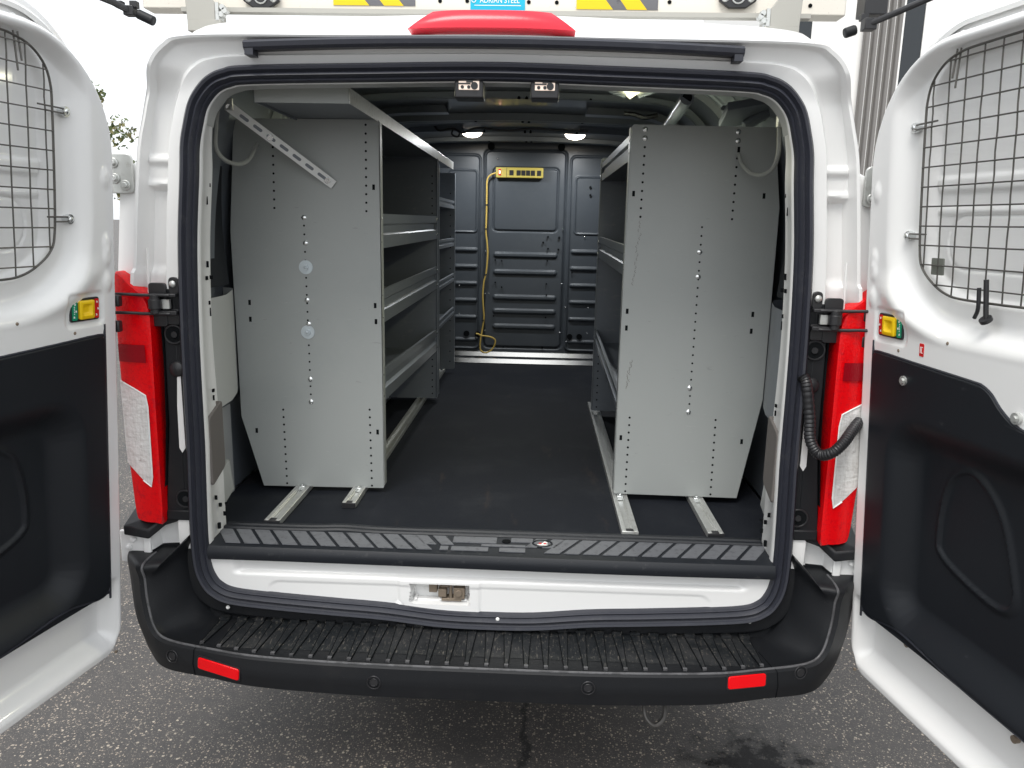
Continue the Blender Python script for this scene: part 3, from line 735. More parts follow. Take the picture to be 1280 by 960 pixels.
# --- tail lamps, hinge plates, black trims
def tail(sx):
    fr = [(.853, 1.31), (.855, 1.35), (.868, 1.385), (.90, 1.412), (.928, 1.436), (.945, 1.42), (.949, 1.2), (.946, 1.0), (.941, .90), (.934, .800), (.92, .782), (.88, .780), (.860, .788), (.857, .90), (.856, 1.05), (.854, 1.2)]
    fr = [(p.x, p.z) for p in cr([(x, 0, z) for x, z in fr], 3, True)]
    def yf(x): return -.030+.020*((x-.86)/.1)**2 if x > .86 else -.030+.006*((x-.86)/.03)**2
    mb = MB(); c = (.902, 1.1)
    rows = []
    for s in (1.0, .985, .93, .75, .5, .25, .02):
        rows.append([(sx*(c[0]+(x-c[0])*s), yf(c[0]+(x-c[0])*s)+(.008 if s == 1 else .001 if s == .985 else 0), c[1]+(z-c[1])*s) for x, z in fr])
    mb.grid(rows, closed_u=True)
    mb.grid([[(sx*x, yf(x)+.008, z) for x, z in fr], [(sx*(x+.004*(x > .93)), .12, z) for x, z in fr]], closed_u=True)
    o = obj('tail_lamp', mb, 'red', van, sharp=35)
    # clear section
    cl = [(.949, 1.168), (.938, 1.160), (.905, 1.145), (.878, 1.130), (.874, 1.10), (.876, .912), (.881, .886), (.902, .902), (.93, .930), (.947, .945)]
    mb = MB(); U = []
    nvv = 24
    rows = []
    zs = np.linspace(.888, 1.166, nvv)
    for z in zs:
        a = span(cl, z); rows.append([(sx*(a[0]+(a[1]-a[0])*t), yf(a[0]+(a[1]-a[0])*t)-.0035, z) for t in np.linspace(0, 1, 8)])
    mb.grid(rows); obj('clear_lens', mb, 'clear', o, recalc=False)
    mb = MB(); mb.tube([(sx*x, yf(x)-.004, z) for x, z in cl[1:8]], .0020, 6); obj('lens_border', mb, 'print', o)
    mb = MB(); mb.grid([[(sx*x, yf(x)-.004, z) for x in (.870, .90, .925, .946)] for z in (1.26, 1.215)]); obj('dark_lens_band', mb, mat('dim red lens', (.26, .002, .008), .2, spec=.35, bump=(220, .5, .002)), o, recalc=False)
    # black recess and trim plate beside it
    mb = MB()
    mb.prism([(sx*.800, -.002, 1.40), (sx*.832, -.002, 1.40), (sx*.838, -.002, 1.05), (sx*.862, -.002, .80), (sx*.808, -.002, .795)], (0, .02, 0))
    mb.grid([[(sx*(x0+.004), y, z) for z, x0 in ((1.40, .832), (1.2, .832), (1.05, .838), (.9, .85), (.80, .864))] for y in (-.01, .08)])
    bt = obj('pillar_trim', mb, 'plastic', van, bevel=.003)
    mb = MB()
    for z in (1.285, .845):
        mb.cyl((sx*.806, -.006, z), (sx*.806, -.001, z), .022, 20)
    split('trim_recess', mb, 'hole', bt)
    mb = MB()
    for z in (1.285, .845):
        mb.tube([(sx*(.806+.023*math.cos(a*math.pi/10)), -.005, z+.023*math.sin(a*math.pi/10)) for a in range(20)], .0028, 6, closed=True)
        mb.cyl((sx*.804, -.010, z), (sx*.804, -.004, z), .008, 12)
    mb.dome((sx*.805, -.003, 1.195), (0, -1, 0), .021, .010, n=18)
    split('trim_screw', mb, 'blackmetal', bt)
    mb = MB(); mb.prism([(sx*x, -.0045, z) for x, z in ((.797, 1.18), (.806, 1.175), (.811, 1.10), (.813, .985), (.806, .972), (.797, .985))], (0, .003, 0))
    obj('trim_gap', mb, 'white', bt)
    # lower ledge under the lamp
    mb = MB()
    L1 = [(.965, -.035, .775), (.90, -.030, .762), (.868, .0, .79), (.80, .0, .815), (.80, .05, .82), (.985, .10, .80)]
    mb.prism([(sx*a, b, c) for a, b, c in L1], (0, 0, -.026)); mb.box((min(sx*.795, sx*.86), -.006, .783), (max(sx*.795, sx*.86), .01, .812))
    obj('lamp_ledge', mb, 'plastic', van, bevel=.004)
    # hinges
    mb = MB()
    mb.prism([(sx*.915, -.004, .740), (sx*.935, -.012, .748), (sx*.99, -.012, .752), (sx*.99, -.012, .664), (sx*.925, -.012, .652), (sx*.915, -.004, .656)], (0, .012, 0))
    for x, z in ((.952, .728), (.965, .706), (.958, .682)):
        mb.cyl((sx*x, -.018, z), (sx*x, -.010, z), .0095, 6); mb.dome((sx*x, -.018, z), (0, -1, 0), .007, .003)
    mb.box((min(sx*.905, sx*.925), -.016, .650), (max(sx*.905, sx*.925), .004, .745))
    obj('lower_hinge', mb, 'white', van, bevel=.003)
    mb = MB(); a = 1
    mb.prism([(sx*x, .012, z) for x, z in rrect(.89, .985, 1.632, 1.728, .014, 4)], (0, .008, 0))
    for x, z in ((.91, 1.652), (.935, 1.668), (.937, 1.705)): mb.cyl((sx*x, .002, z), (sx*x, .013, z), .0085, 6); mb.cyl((sx*x, .008, z), (sx*x, .012, z), .013, 14)
    mb.cyl((sx*.97, .004, 1.62), (sx*.97, .004, 1.74), .010, 12)
    obj('upper_hinge', mb, 'galv', van, bevel=.002)
    # check link bracket
    mb = MB()
    mb.prism([(sx*x, -.010, z) for x, z in rrect(.818, .862, 1.305, 1.415, .008, 3)], (0, .010, 0))
    mb.prism([(sx*x, -.008, z) for x, z in rrect(.788, .822, 1.31, 1.35, .006, 3)], (0, .009, 0))
    mb.cyl((sx*.838, -.028, 1.340), (sx*.838, -.028, 1.388), .012, 14)
    mb.cyl((sx*.838, -.028, 1.352), (sx*.838, -.028, 1.376), .016, 14)
    mb.box((min(sx*.785, sx*.84), -.03, 1.337), (max(sx*.785, sx*.84), -.012, 1.347)); mb.box((min(sx*.785, sx*.85), -.03, 1.382), (max(sx*.785, sx*.85), -.012, 1.390))
    mb.prism([(sx*x, -.006, z) for x, z in rrect(.787, .812, 1.385, 1.43, .010, 3)], (0, .008, 0))
    for z in (1.340, 1.386): mb.tube(cr([(sx*.80, -.028, z), (sx*.86, -.032, z), (sx*.90, -.040, z+.002), (sx*.965, -.055, z+.003)], 4), .0042, 8)
    ck = obj('check_link', mb, 'blackmetal', van, bevel=.0015)
    mb = MB(); mb.dome((sx*.800, -.008, 1.413), (0, -1, 0), .009, .006, n=12); mb.box((min(sx*.805, sx*.823), -.022, 1.352), (max(sx*.805, sx*.823), -.012, 1.375)); split('link_bolt', mb, 'galv', ck)
    return o
tail(-1); tail(1)
# --- bumper
KEY = [  # half sections from centre outwards
 [(0, .03, .494), (0, -.10, .495), (0, -.190, .496), (0, -.203, .503), (0, -.212, .497), (0, -.214, .46), (0, -.206, .416), (0, -.10, .385)],
 [(.30, .03, .494), (.30, -.10, .495), (.30, -.188, .496), (.30, -.201, .503), (.30, -.210, .497), (.30, -.212, .46), (.30, -.204, .416), (.30, -.10, .385)],
 [(.55, .03, .494), (.55, -.08, .495), (.555, -.172, .496), (.56, -.186, .503), (.562, -.195, .497), (.565, -.197, .46), (.565, -.188, .418), (.55, -.08, .385)],
 [(.68, .03, .494), (.69, -.07, .495), (.70, -.145, .496), (.70, -.158, .503), (.704, -.167, .497), (.708, -.169, .46), (.708, -.160, .422), (.68, -.06, .387)],
 [(.755, .03, .503), (.775, -.05, .498), (.805, -.112, .498), (.815, -.128, .505), (.823, -.136, .498), (.828, -.136, .462), (.830, -.125, .420), (.80, -.03, .39)],
 [(.785, .03, .57), (.815, -.04, .53), (.850, -.095, .522), (.860, -.110, .527), (.872, -.114, .520), (.890, -.095, .475), (.893, -.075, .430), (.87, .03, .40)],
 [(.795, .03, .66), (.828, -.03, .61), (.868, -.082, .590), (.882, -.094, .592), (.897, -.096, .586), (.935, -.06, .53), (.942, -.03, .485), (.93, .08, .45)],
 [(.792, .03, .725), (.825, -.025, .68), (.873, -.075, .650), (.889, -.086, .652), (.905, -.086, .650), (.962, -.025, .62), (.972, .02, .58), (.97, .14, .54)],
 [(.775, .03, .750), (.800, -.020, .742), (.850, -.070, .690), (.893, -.082, .690), (.912, -.078, .690), (.968, -.015, .690), (.980, .05, .690), (.985, .25, .69)],
 [(.775, .05, .750), (.800, .045, .742), (.850, .04, .692), (.893, .04, .692), (.912, .04, .692), (.955, .05, .692), (.975, .09, .690), (.985, .25, .69)]]
lines = []
for k in range(8):
    hp = [Vector(s[k]) for s in KEY]
    fulll = [Vector((-p.x, p.y, p.z)) for p in hp[:0:-1]]+hp
    lines.append(cr(fulll, 8))
prof_rows = []
m_ = len(lines[0])
for i in range(m_):
    col = [lines[k][i] for k in range(8)]
    dense = []
    for k in range(7):
        for t in (0, .33, .66): dense.append(col[k].lerp(col[k+1], t))
    dense.append(col[7]); prof_rows.append(dense)
mb = MB(); mb.grid(prof_rows)
bumper = obj('rear_bumper', mb, ['plastic'], van, sharp=38)
# joints between centre and corner mouldings
mb = MB()
for sx in (-1, 1):
    i = min(range(m_), key=lambda j: abs(lines[3][j].x-sx*.735))
    mb.tube([lines[k][i]+Vector((0, -.0005, .0005)) for k in range(1, 7)], .0013, 6)
split('moulding_joint', mb, 'hole', bumper)
# tread wedges on the step
mb = MB()
for k in range(-15, 15):
    x = k*.0495+.012
    yb = -.012; i = min(range(m_), key=lambda j: abs(lines[2][j].x-x)); yf_ = lines[2][i].y+.010
    wb, wf = .0125, .0045
    P = [(x*.985-wb, yb), (x*.985+wb, yb), (x+wf, yf_), (x-wf, yf_)]
    mb.prism([(a, b, .4955) for a, b in P], (0, 0, .0034), mi=0)
    for sg in (-1, 1):
        e0 = Vector((x*.985+sg*wb, yb, .4955)); e1 = Vector((x+sg*wf, yf_, .4955)); ww_ = Vector((.0011, 0, 0))
        mb.prism([e0-ww_, e0+ww_, e1+ww_, e1-ww_], (0, 0, .0037), mi=1)
    mb.box((x-.0050, yf_-.002, .4955), (x+.0050, yf_+.006, .5012), mi=2)  # pale nub, its highlight put into the colour
    mb.box((x*.985-.013, -.010, .4955), (x*.985+.013, .008, .506))
nst = 70
mb.grid([[Vector((lines[1][i].x*1.0, y_, .4963)) for i in range(m_) if abs(lines[1][i].x) < .70] for y_ in (.02, -.05, -.10, -.14)])
obj('step_tread', mb, ['step', 'hole', 'rim'], bumper)
rim = MB(); rim.tube([lines[3][i]+Vector((0, -.001, -.0005)) for i in range(3, m_-3)], .0032, 8); obj('rim_edge', rim, 'rim', bumper)  # pale strip adds the ridge highlight over its wear
mb = MB()
for px, py in ((430, 768), (622, 774), (793, 779), (937, 777), (285, 759)): q = at(px, py, 'y', -.012); mb.dome(q+Vector((0, 0, 0)), (0, -1, 0), .0055, .006)
split('push_clip', mb, 'print', bumper)
# sensors
def face_point(px, py):
    # nearest crossing of the view ray with the bumper face line k=5
    best = None
    for i in range(m_):
        for k in (4, 5):
            for t in np.linspace(0, 1, 6):
                p = lines[k][i].lerp(lines[k+1][i], t); d = p-CP; zc = d.dot(fw)
                e = (640+FPX*d.dot(rr)/zc-px)**2+(480-FPX*d.dot(uu)/zc-py)**2
                if best is None or e < best[0]: best = (e, p, i, k)
    p = best[1]; i, k = best[2], best[3]
    a = lines[k][min(i+1, m_-1)]-lines[k][max(i-1, 0)]; b = lines[k+1][i]-lines[k][i]
    n_ = a.cross(b).normalized()
    if n_.dot(CP-p) < 0: n_ = -n_
    return p, n_, a.normalized()
for px, py in ((466, 852), (740, 859), (213, 819), (999, 842)):
    p, n_, t_ = face_point(px, py); b_ = n_.cross(t_)
    mb = MB()
    for r_, q_ in ((.0165, .0015), (.0095, .0012)):
        mb.tube([p+n_*.0012+(t_*math.cos(a*math.pi/14)+b_*math.sin(a*math.pi/14))*r_ for a in range(28)], q_, 6, closed=True)
    mb.cyl(p-n_*.002, p+n_*.0012, .0085, 20)
    obj('parking_sensor', mb, 'blackmetal', bumper)
for x0, y0, x1, y1 in ((249, 826, 298, 842), (909, 855, 960, 850)):
    a, na, ta = face_point(x0, y0); b, nb, tb = face_point(x1, y1)
    c = (a+b)/2; t_ = (b-a).normalized(); n_ = ((na+nb)/2); n_ = (n_-t_*n_.dot(t_)).normalized(); up = t_.cross(n_); up = up if up.z > 0 else -up
    h_ = (b-a).length/2
    for nm, grow, th, mt in (('reflector', 0, .005, 'redrefl'), ('reflector_bezel', .003, .002, 'blackmetal')):
        mb = MB(); pl = rrect(-h_-grow, h_+grow, -.0165-grow, .0165+grow, .006, 3)
        mb.prism([c+t_*u_+up*v_-n_*.004 for u_, v_ in pl], n_*(.004+th))
        if nm == 'reflector': rf = mb
        else: obj('reflector_bezel', mb, mt, obj('reflector', rf, 'redrefl', bumper, bevel=.0015))
# towing loop below
mb = MB(); pts = [(.425, .02, .40), (.425, -.07, .35), (.428, -.10, .318), (.452, -.11, .300), (.476, -.10, .318), (.480, -.07, .35), (.480, .02, .40)]
mb.tube(cr(pts, 6), .0065, 10); obj('towing_loop', mb, mat('dull dark steel', (.10, .095, .09), .45, metal=.6), van)
mb = MB(); mb.box((-.72, .05, .33), (.72, 4.5, .42)); mb.box((-.7, .10, .40), (.7, 4.5, .66)); obj('underbody', mb, 'under', van)
# corrugated hose from the pillar to the right door
hp = cr([at(1003, 470, 'y', -.02), at(1008, 480, 'y', -.03), at(1012, 520, 'y', -.035), at(1013, 550, 'y', -.045), at(1024, 568, 'y', -.06), at(1040, 566, 'y', -.09), at(1054, 554, 'y', -.085), at(1064, 540, 'y', -.06), at(1074, 527, 'y', -.03)], 18)
mb = MB(); mb.tube(hp, [.0135+.0010*math.sin(i*2.1) for i in range(len(hp))], 12); obj('corrugated_hose', mb, 'blackmetal', van)

# ================================================================== DOORS
W = .80
PAN = rrect(0, W-.02, .0, 1.53, [.07, (.10, .12), (.25, .26), (.075, .10)], 12)
SKIN = rrect(-.006, W, -.035, 1.58, [.10, (.14, .16), (.25, .28), (.10, .12)], 12)
TRIM = [(.053, .225), (.056, .203), (.072, .190), (.10, .190), (.15, .202), (.19, .210), (.25, .209), (.38, .198), (.55, .194), (.66, .194), (.695, .205), (.707, .235),
        (.708, .45), (.706, .68), (.695, .745), (.66, .770), (.60, .780), (.53, .783), (.49, .792), (.455, .813), (.43, .836), (.405, .848), (.375, .851), (.20, .857), (.075, .862), (.056, .855), (.052, .835)]
TRIM = [(p.x, p.y) for p in cr([(a, b, 0) for a, b in TRIM], 3, True)]
GRD = [(.178, 1.10), (.174, 1.20), (.173, 1.36), (.176, 1.41), (.190, 1.445), (.22, 1.472), (.262, 1.486), (.32, 1.490), (.52, 1.490), (.58, 1.484), (.62, 1.46), (.638, 1.42), (.642, 1.36), (.642, 1.10), (.635, 1.065), (.60, 1.035), (.55, 1.014), (.50, 1.007), (.33, 1.006), (.27, 1.012), (.225, 1.032), (.19, 1.062)]
GRD = [(p.x, p.y) for p in cr([(a, b, 0) for a, b in GRD], 5, True)]
POCK = [(.268, .455), (.270, .52), (.284, .585), (.305, .622), (.340, .642), (.375, .632), (.415, .600), (.445, .55), (.47, .47), (.478, .43), (.465, .405), (.43, .398), (.36, .410), (.30, .428), (.278, .440)]
POCK = [(p.x, p.y) for p in cr([(a, b, 0) for a, b in POCK], 5, True)]
def pan_h(U, V):
    e = sdf(U, V, PAN); H = -.012*sstep(-.016, -.006, e)-.050*sstep(-.006, .0, e)
    g_ = sdf(U, V, GRD)
    H = H-.034*sstep(.100, .040, g_)*sstep(-.02, -.05, e)
    H = H-.020*sstep(.010, -.004, g_)
    H = np.where(g_ < -.004, H+.006*sstep(.020, .010, np.abs(V-1.235))+.004*sstep(.010, .004, np.abs(V-1.180)), H)
    cr_ = sdf(U, V, rrect(.215, .60, 1.06, 1.172, .05, 4)); H = np.where(g_ < -.004, H-.004*sstep(.004, .0, np.abs(cr_)), H)
    # trough below the trim
    t_ = sdf(U, V, TRIM)
    low = sstep(.225, .19, V)*sstep(.028, .075, V)*sstep(.020, .055, U)*sstep(W-.04, W-.09, U)
    H = H-.044*low
    H = np.where(t_ < -.010, -.059, H)
    # pressing for the marker, dimples along the hinge side
    mk = sdf(U, V, rrect(.055, .170, .888, .965, .012, 4)); H = H-.005*sstep(.004, -.004, mk)
    for vv in (1.225, 1.075, 1.045, .985):
        H = H+.005*sstep(.018, .004, np.sqrt((U-.040)**2+((V-vv)*.6)**2))
    # shallow raised shoulder between window and belt
    H = H+.012*sstep(.05, .09, g_)*sstep(.15, .10, g_)*sstep(1.06, .98, V)*sstep(.90, .96, V)
    return H
def trim_h(U, V):
    e = sdf(U, V, TRIM)
    H = .004-.030*0-.006*sstep(-.004, .0, e)
    ins = sdf(U, V, rrect(.165, .645, .245, .69, .07, 6))
    H = H-.046*sstep(.045, -.040, ins)
    p_ = sdf(U, V, POCK)
    H = H+.007*sstep(.022, .003, p_)-.008*sstep(.004, -.002, p_)
    return H
def door(sx, yoff, sheet_label, rusty=False):
    A = Vector((sx*.965, -.07+yoff, .44)); Vv = Vector((-sx*.075, 0, 1.15)).normalized(); a = R(11)
    Uu = Vector((sx*math.sin(a), -math.cos(a), 0)); Nn = Uu.cross(Vv)
    if Nn.x*sx > 0: Nn = -Nn
    def P(u, v, n): return A+Uu*u+Vv*v+Nn*n
    mb = MB(); mb.grid(hfield(PAN, 260, 420, pan_h, P))
    root = obj('rear_door', mb, 'white', van, loc=A, sharp=60, recalc=False, label=sheet_label)
    # outer skin with thickness and rounded hem
    mb = MB(); rows = []
    c = (W/2, .78)
    k = len(SKIN)
    def inset(poly, d):
        Pn = [Vector((x, y, 0)) for x, y in poly]; out = []
        for i in range(len(Pn)):
            t = (Pn[(i+1) % len(Pn)]-Pn[i-1]).normalized(); out.append((Pn[i].x-t.y*d, Pn[i].y+t.x*d))
        return out
    SK2 = rrect(-.006, W, -.035, 1.58, [.10, (.14, .16), (.25, .28), (.10, .12)], 24)
    for d, n in ((.030, -.060), (.006, -.061), (.001, -.064), (0, -.069), (.001, -.075), (.010, -.080), (.03, -.084)):
        rows.append([P(x, y, n) for x, y in inset(SK2, d)])
    mb.grid(rows, closed_u=True); mb.poly([P(x, y, -.084) for x, y in inset(SK2, .03)]); mb.poly([P(x, y, -.063) for x, y in inset(SK2, .03)])
    sk_ = obj('door_skin', mb, 'white', root, sharp=40)
    mb = MB(); mb.grid([[P(x, y, n) for x, y in inset(SK2, d)] for d, n in ((.022, -.0605), (.020, -.052), (.026, -.047), (.034, -.052))], closed_u=True)
    obj('door_edge_seal', mb, 'white', root)
    # trim panel
    mb = MB(); mb.grid(hfield(TRIM, 170, 200, trim_h, P)); tp = obj('trim_panel', mb, 'trim', root, sharp=60, recalc=False)
    mb = MB(); mb.tube([P(x, y, .0) for x, y in TRIM], .0028, 6, closed=True); obj('trim_edge', mb, 'rubber', tp)
    # latch marker
    mb = MB(); mb.prism([P(x, y, -.006) for x, y in rrect(.068, .155, .900, .953, .006, 3)], Nn*.006)
    mk = obj('latch_marker', mb, 'blackmetal', root, bevel=.0015)
    gs = .140  # green on the far side from the hinge
    for nm, u0_, u1_, mt in (('green_band', .137, .152, 'indg'), ('red_band', .071, .084, 'indr')):
        mb = MB(); mb.prism([P(x, y, .0) for x, y in rrect(u0_, u1_, .904, .949, .003, 2)], Nn*.0016); obj(nm, mb, mt, mk)
    mb = MB(); mb.grid([[P(x, y, n) for x, y in rrect(.088+d, .133-d, .905+d, .948-d, .004, 3)] for d, n in ((0, .0), (0, .005), (.002, .0065), (.008, .0065), (.012, .002), (.015, .001))], closed_u=True)
    mb.poly([P(x, y, .001) for x, y in rrect(.103, .118, .920, .933, .002, 3)])
    obj('slide_button', mb, 'indy', mk)
    mb = MB()
    for u_, v_ in ((.077, .942), (.074, .926), (.079, .912), (.144, .941), (.141, .925), (.147, .912)):
        mb.prism([P(u_-.002, v_-.0025, .0016), P(u_+.002, v_-.0025, .0016), P(u_+.0015, v_+.0025, .0016), P(u_-.0015, v_+.0015, .0016)], Nn*.0006)
    for k_ in range(5): mb.prism([P(.145, .918+k_*.004, .0016), P(.1475, .918+k_*.004, .0016), P(.1475, .920+k_*.004, .0016), P(.145, .920+k_*.004, .0016)], Nn*.0005)
    obj('marker_print', mb, 'print', mk)
    # window guard of welded wire
    mb = MB(); ng = -.014
    mb.tube([P(x, y, ng) for x, y in GRD], .0026, 8, closed=True)
    rnd_ = random.Random(3 if sx < 0 else 5)
    u = .190
    while u < .64:
        GT = [(b, a_) for a_, b in GRD]; s_ = span(GT, u)
        if s_:
            pts = [P(u+rnd_.uniform(-.0008, .0008), s_[0]+(s_[1]-s_[0])*k_/12, ng-.002+.0012*math.sin(k_*3.1)) for k_ in range(13)]
            mb.tube(pts, .0016, 6)
        u += .0455
    v = 1.030
    while v < 1.488:
        s_ = span(GRD, v)
        if s_: mb.tube([P(s_[0], v, ng+.002), P((s_[0]+s_[1])/2, v+rnd_.uniform(-.0006, .0006), ng+.0015), P(s_[1], v, ng+.002)], .0016, 6)
        v += .0405
    gd = obj('window_guard', mb, 'wire', root)
    mb = MB(); mbb = MB()
    for (bu, bv, eu, ev) in ((.132, 1.359, .215, 1.359), (.129, 1.129, .20, 1.129), (.255, 1.512, .255, 1.42), (.685, 1.36, .60, 1.36), (.685, 1.12, .6, 1.12), (.56, 1.512, .56, 1.44)):
        du = (eu-bu); dv = (ev-bv); L = math.hypot(du, dv); du /= L; dv /= L
        for s in (-1, 1):
            ee = L-(.0 if s > 0 else .02)
            mb.tube([P(bu-dv*.005*s, bv+du*.005*s, -.020), P(bu+du*ee-dv*.005*s, bv+dv*ee+du*.005*s, ng+.004)], .0020, 6)
        mbb.cyl(P(bu, bv, -.034), P(bu, bv, -.014), .0085, 6); mbb.cyl(P(bu-du*.006, bv-dv*.006, -.030), P(bu-du*.006, bv-dv*.006, -.022), .011, 14)
        mbb.dome(P(bu, bv, -.014), Nn, .0065, .003)
    split('guard_clip', mb, 'wire', root); split('guard_bolt', mbb, 'bolt', root)
    # plugs and holes
    mb = MB()
    for u_, v_ in ((.145, .875), (.30, .915)): mb.dome(P(u_, v_, .0), Nn, .004, .002)
    mb.box(P(.038, .012, 0)-Vector((.003, .003, .003)), P(.038, .012, 0)+Vector((.003, .003, .003)))
    obj('door_plug', mb, 'rust', root)
    if rusty:
        mb = MB()
        for u_, v_, n_ in ((.155+.05, .178, -.022), (.475+.05, .155, -.030)): mb.cyl(P(u_, v_, n_-.006), P(u_, v_, n_+.004), .008, 14)
        split('rusty_screw', mb, 'rust', root)
        mb = MB()
        for u_, v_ in ((.175, .812), (.497, .806)): mb.cyl(P(u_, v_, .0), P(u_, v_, .008), .011, 14); mb.cyl(P(u_, v_, .008), P(u_, v_, .012), .006, 6)
        split('trim_fixing', mb, 'galv', root)
        mb = MB(); mb.prism([P(x, y, .0) for x, y in rrect(.216, .230, .875, .903, .002, 2)], Nn*.0010)
        st = obj('red_sticker', mb, 'indr', root)
        mb = MB()
        for u_, v_, a_, b_ in ((.219, .882, .0015, .014), (.2225, .882, .0012, .014), (.2225, .8945, .005, .0013), (.2225, .882, .005, .0013)): mb.prism([P(u_, v_, .001), P(u_+a_, v_, .001), P(u_+a_, v_+b_, .001), P(u_, v_+b_, .001)], Nn*.0006)
        obj('sticker_print', mb, 'print', st)
        mb = MB(); mb.cyl(P(.392, .975, -.006), P(.388, 1.052, -.004), .0048, 10); mb.cyl(P(.392, .972, -.008), P(.392, .978, -.004), .012, 12)
        mb.tube(cr([P(.37, 1.035, -.005), P(.372, .995, -.004), P(.362, .975, -.006)], 5), .004, 6)
        obj('guard_latch_pin', mb, 'blackmetal', root)
        mb = MB(); mb.prism([P(x, y, -.020) for x, y in rrect(.215, .25, 1.050, 1.085, .002, 2)], Nn*.004); obj('grey_tab', mb, 'grey', root)
    # black check-link stops on the hinge edge
    mb = MB()
    for v_ in (.935, .872): mb.obox(P(.0, v_, -.02)+Vector((-sx*.004, .0, 0)), (.016, 0, 0), (0, .010, 0), (0, 0, .014))
    split('link_stop', mb, 'blackmetal', root, bevel=.004)
    return root
door(-1, 0, 'left rear door of the van, opened wide, with bare trim panel')
door(1, .05, 'right rear door of the van, opened wide, with red sticker and pin', True)

# ================================================================== SHELVING
def lip(mb, x, y0, y1, z0, z1, sx, h=.105, depth=.43, near=0):
    """folded front lip plus board, extruded along y; z0 near end, z1 far end"""
    prof = [(.42, .006), (.004, .002), (0, 0), (-.001, .04*h/.105), (.010, .047*h/.105), (.010, .068*h/.105), (0, .075*h/.105), (-.001, h), (.010, h), (.010, h-.012)]
    rows = [[(x+sx*a, y, z+b) for a, b in prof] for y, z in ((y0, z0), (y1, z1))]
    mb.grid(rows)
def panel(poly_xz, y, th=.0025, flange=True):
    mb = MB(); mb.prism([(x, y, z) for x, z in poly_xz], (0, th, 0)); return mb
def dots(mb, pts, y, r=.0035, n=10):
    for x, z in pts: mb.cyl((x, y-.0004, z), (x, y+.0012, z), r, n)
def col_pts(a, b, n, y):
    A_ = at(*a, 'y', y); B_ = at(*b, 'y', y); return [(A_.x+(B_.x-A_.x)*i/(n-1), A_.z+(B_.z-A_.z)*i/(n-1)) for i in range(n)]
YF = .460
# --- near left unit
su = thing('shelving_unit', 'tall grey steel van shelving nearest the left door with slotted brace bar', 'shelving', (-.6, 1.1, .735))
LP = [(-.369, .732), (-.372, .726), (-.765, .722), (-.828, .955), (-.832, 1.54), (-.805, 1.87), (-.372, 1.872), (-.366, 1.865)]
mb = panel(LP, YF)
mb.box((-.3700, YF, .735), (-.3675, YF+.035, 1.865)); 
yy = YF; mb.cur = 1
dots(mb, col_pts((457, 156), (458, 264), 11, yy), yy); dots(mb, col_pts((462, 512), (465, 607), 11, yy), yy)
dots(mb, col_pts((341, 184), (343, 260), 8, yy), yy); dots(mb, col_pts((354, 512), (359, 604), 11, yy), yy)
dots(mb, col_pts((380, 282), (389, 503), 22, yy), yy, .0031)
for px, py in ((467, 234), (469, 382), (470, 402), (472, 540), (321, 538), (312, 378), (313, 399)):
    q = at(px, py, 'y', yy); mb.box((q.x-.004, yy-.0006, q.z-.008), (q.x+.004, yy+.001, q.z+.008))
ep = obj('end_panel', mb, ['shelf', 'hole'], su)
for px, py in ((380, 272), (382, 304), (384, 375), (386, 405), (388, 474), (389, 502)):
    q = at(px, py, 'y', yy); mb = MB(); mb.dome((q.x, yy, q.z), (0, -1, 0), .0085, .005, n=14); split('bolt_head', mb, 'bolt', ep)
for px, py in ((382.5, 334), (385, 415)):
    q = at(px, py, 'y', yy); mb = MB(); mb.cyl((q.x, yy-.003, q.z), (q.x, yy-.0005, q.z), .0215, 28); mb.cyl((q.x, yy-.010, q.z), (q.x, yy-.003, q.z), .009, 6); mb.dome((q.x, yy-.010, q.z), (0, -1, 0), .005, .004)
    obj('washer_bolt', mb, 'washer', ep)
# far end panel, back, shelves
mb = panel(LP, 1.795); mb.box((-.3705, 1.78, .735), (-.368, 1.797, 1.865)); mb.cur = 1; dots(mb, [(-.395, .75+.034*i) for i in range(9)]+[(-.395, 1.62+.034*i) for i in range(6)], 1.793); o = obj('end_panel', mb, ['shelfdark', 'hole'], su)
mb = MB(); mb.grid([[(x, y, z) for x, z in ((-.80, .95), (-.83, 1.2), (-.83, 1.54), (-.80, 1.86))] for y in (YF+.003, 1.794)]); obj('back_panel', mb, 'back', su, recalc=False)
for z0, z1 in ((1.495, 1.502), (1.262, 1.267), (1.010, .965)):
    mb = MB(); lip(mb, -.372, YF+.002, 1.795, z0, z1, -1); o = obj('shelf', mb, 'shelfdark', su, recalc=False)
    mb = MB()
    for y in (YF+.014, 1.78):
        for dz in (.02, .09): mb.dome((-.3705, y, (z0 if y < 1 else z1)+dz), (1, 0, 0), .006, .004)
    split('bolt_head', mb, 'bolt', o)
# slotted brace bar from the roof corner
a = at(283, 131, 'y', .30); b = at(413, 228, 'y', YF-.012); d = (b-a); L = d.length; d.normalize(); sd = Vector((0, -1, 0)).cross(d).normalized(); nn_ = d.cross(sd).normalized()
mb = MB(); hw = .0135; nslots = 7
xs_ = [0]
mbh = MB()
s0 = .05
mb.obox((a+b)/2, d*(L/2+.012), sd*hw, nn_*.0012)
for i in range(nslots):
    c = a+d*(L*(.16+.125*i)); pl = rrect(-.014, .014, -.0045, .0045, .0044, 4)
    fr_ = nn_ if nn_.y < 0 else -nn_
    mbh.prism([c+d*u_+sd*v_+fr_*.0012 for u_, v_ in pl], fr_*.0006)
mb.cur = 1; mb.add(mbh.v, mbh.f); br = obj('slotted_brace', mb, ['zincp', 'shelfdark'], su)
mb = MB(); fr_ = nn_ if nn_.y < 0 else -nn_
for t in (.02, .40, .965): mb.cyl(a+d*L*t, a+d*L*t+fr_*.007, .0085, 6)
split('bolt_head', mb, 'bolt', br)
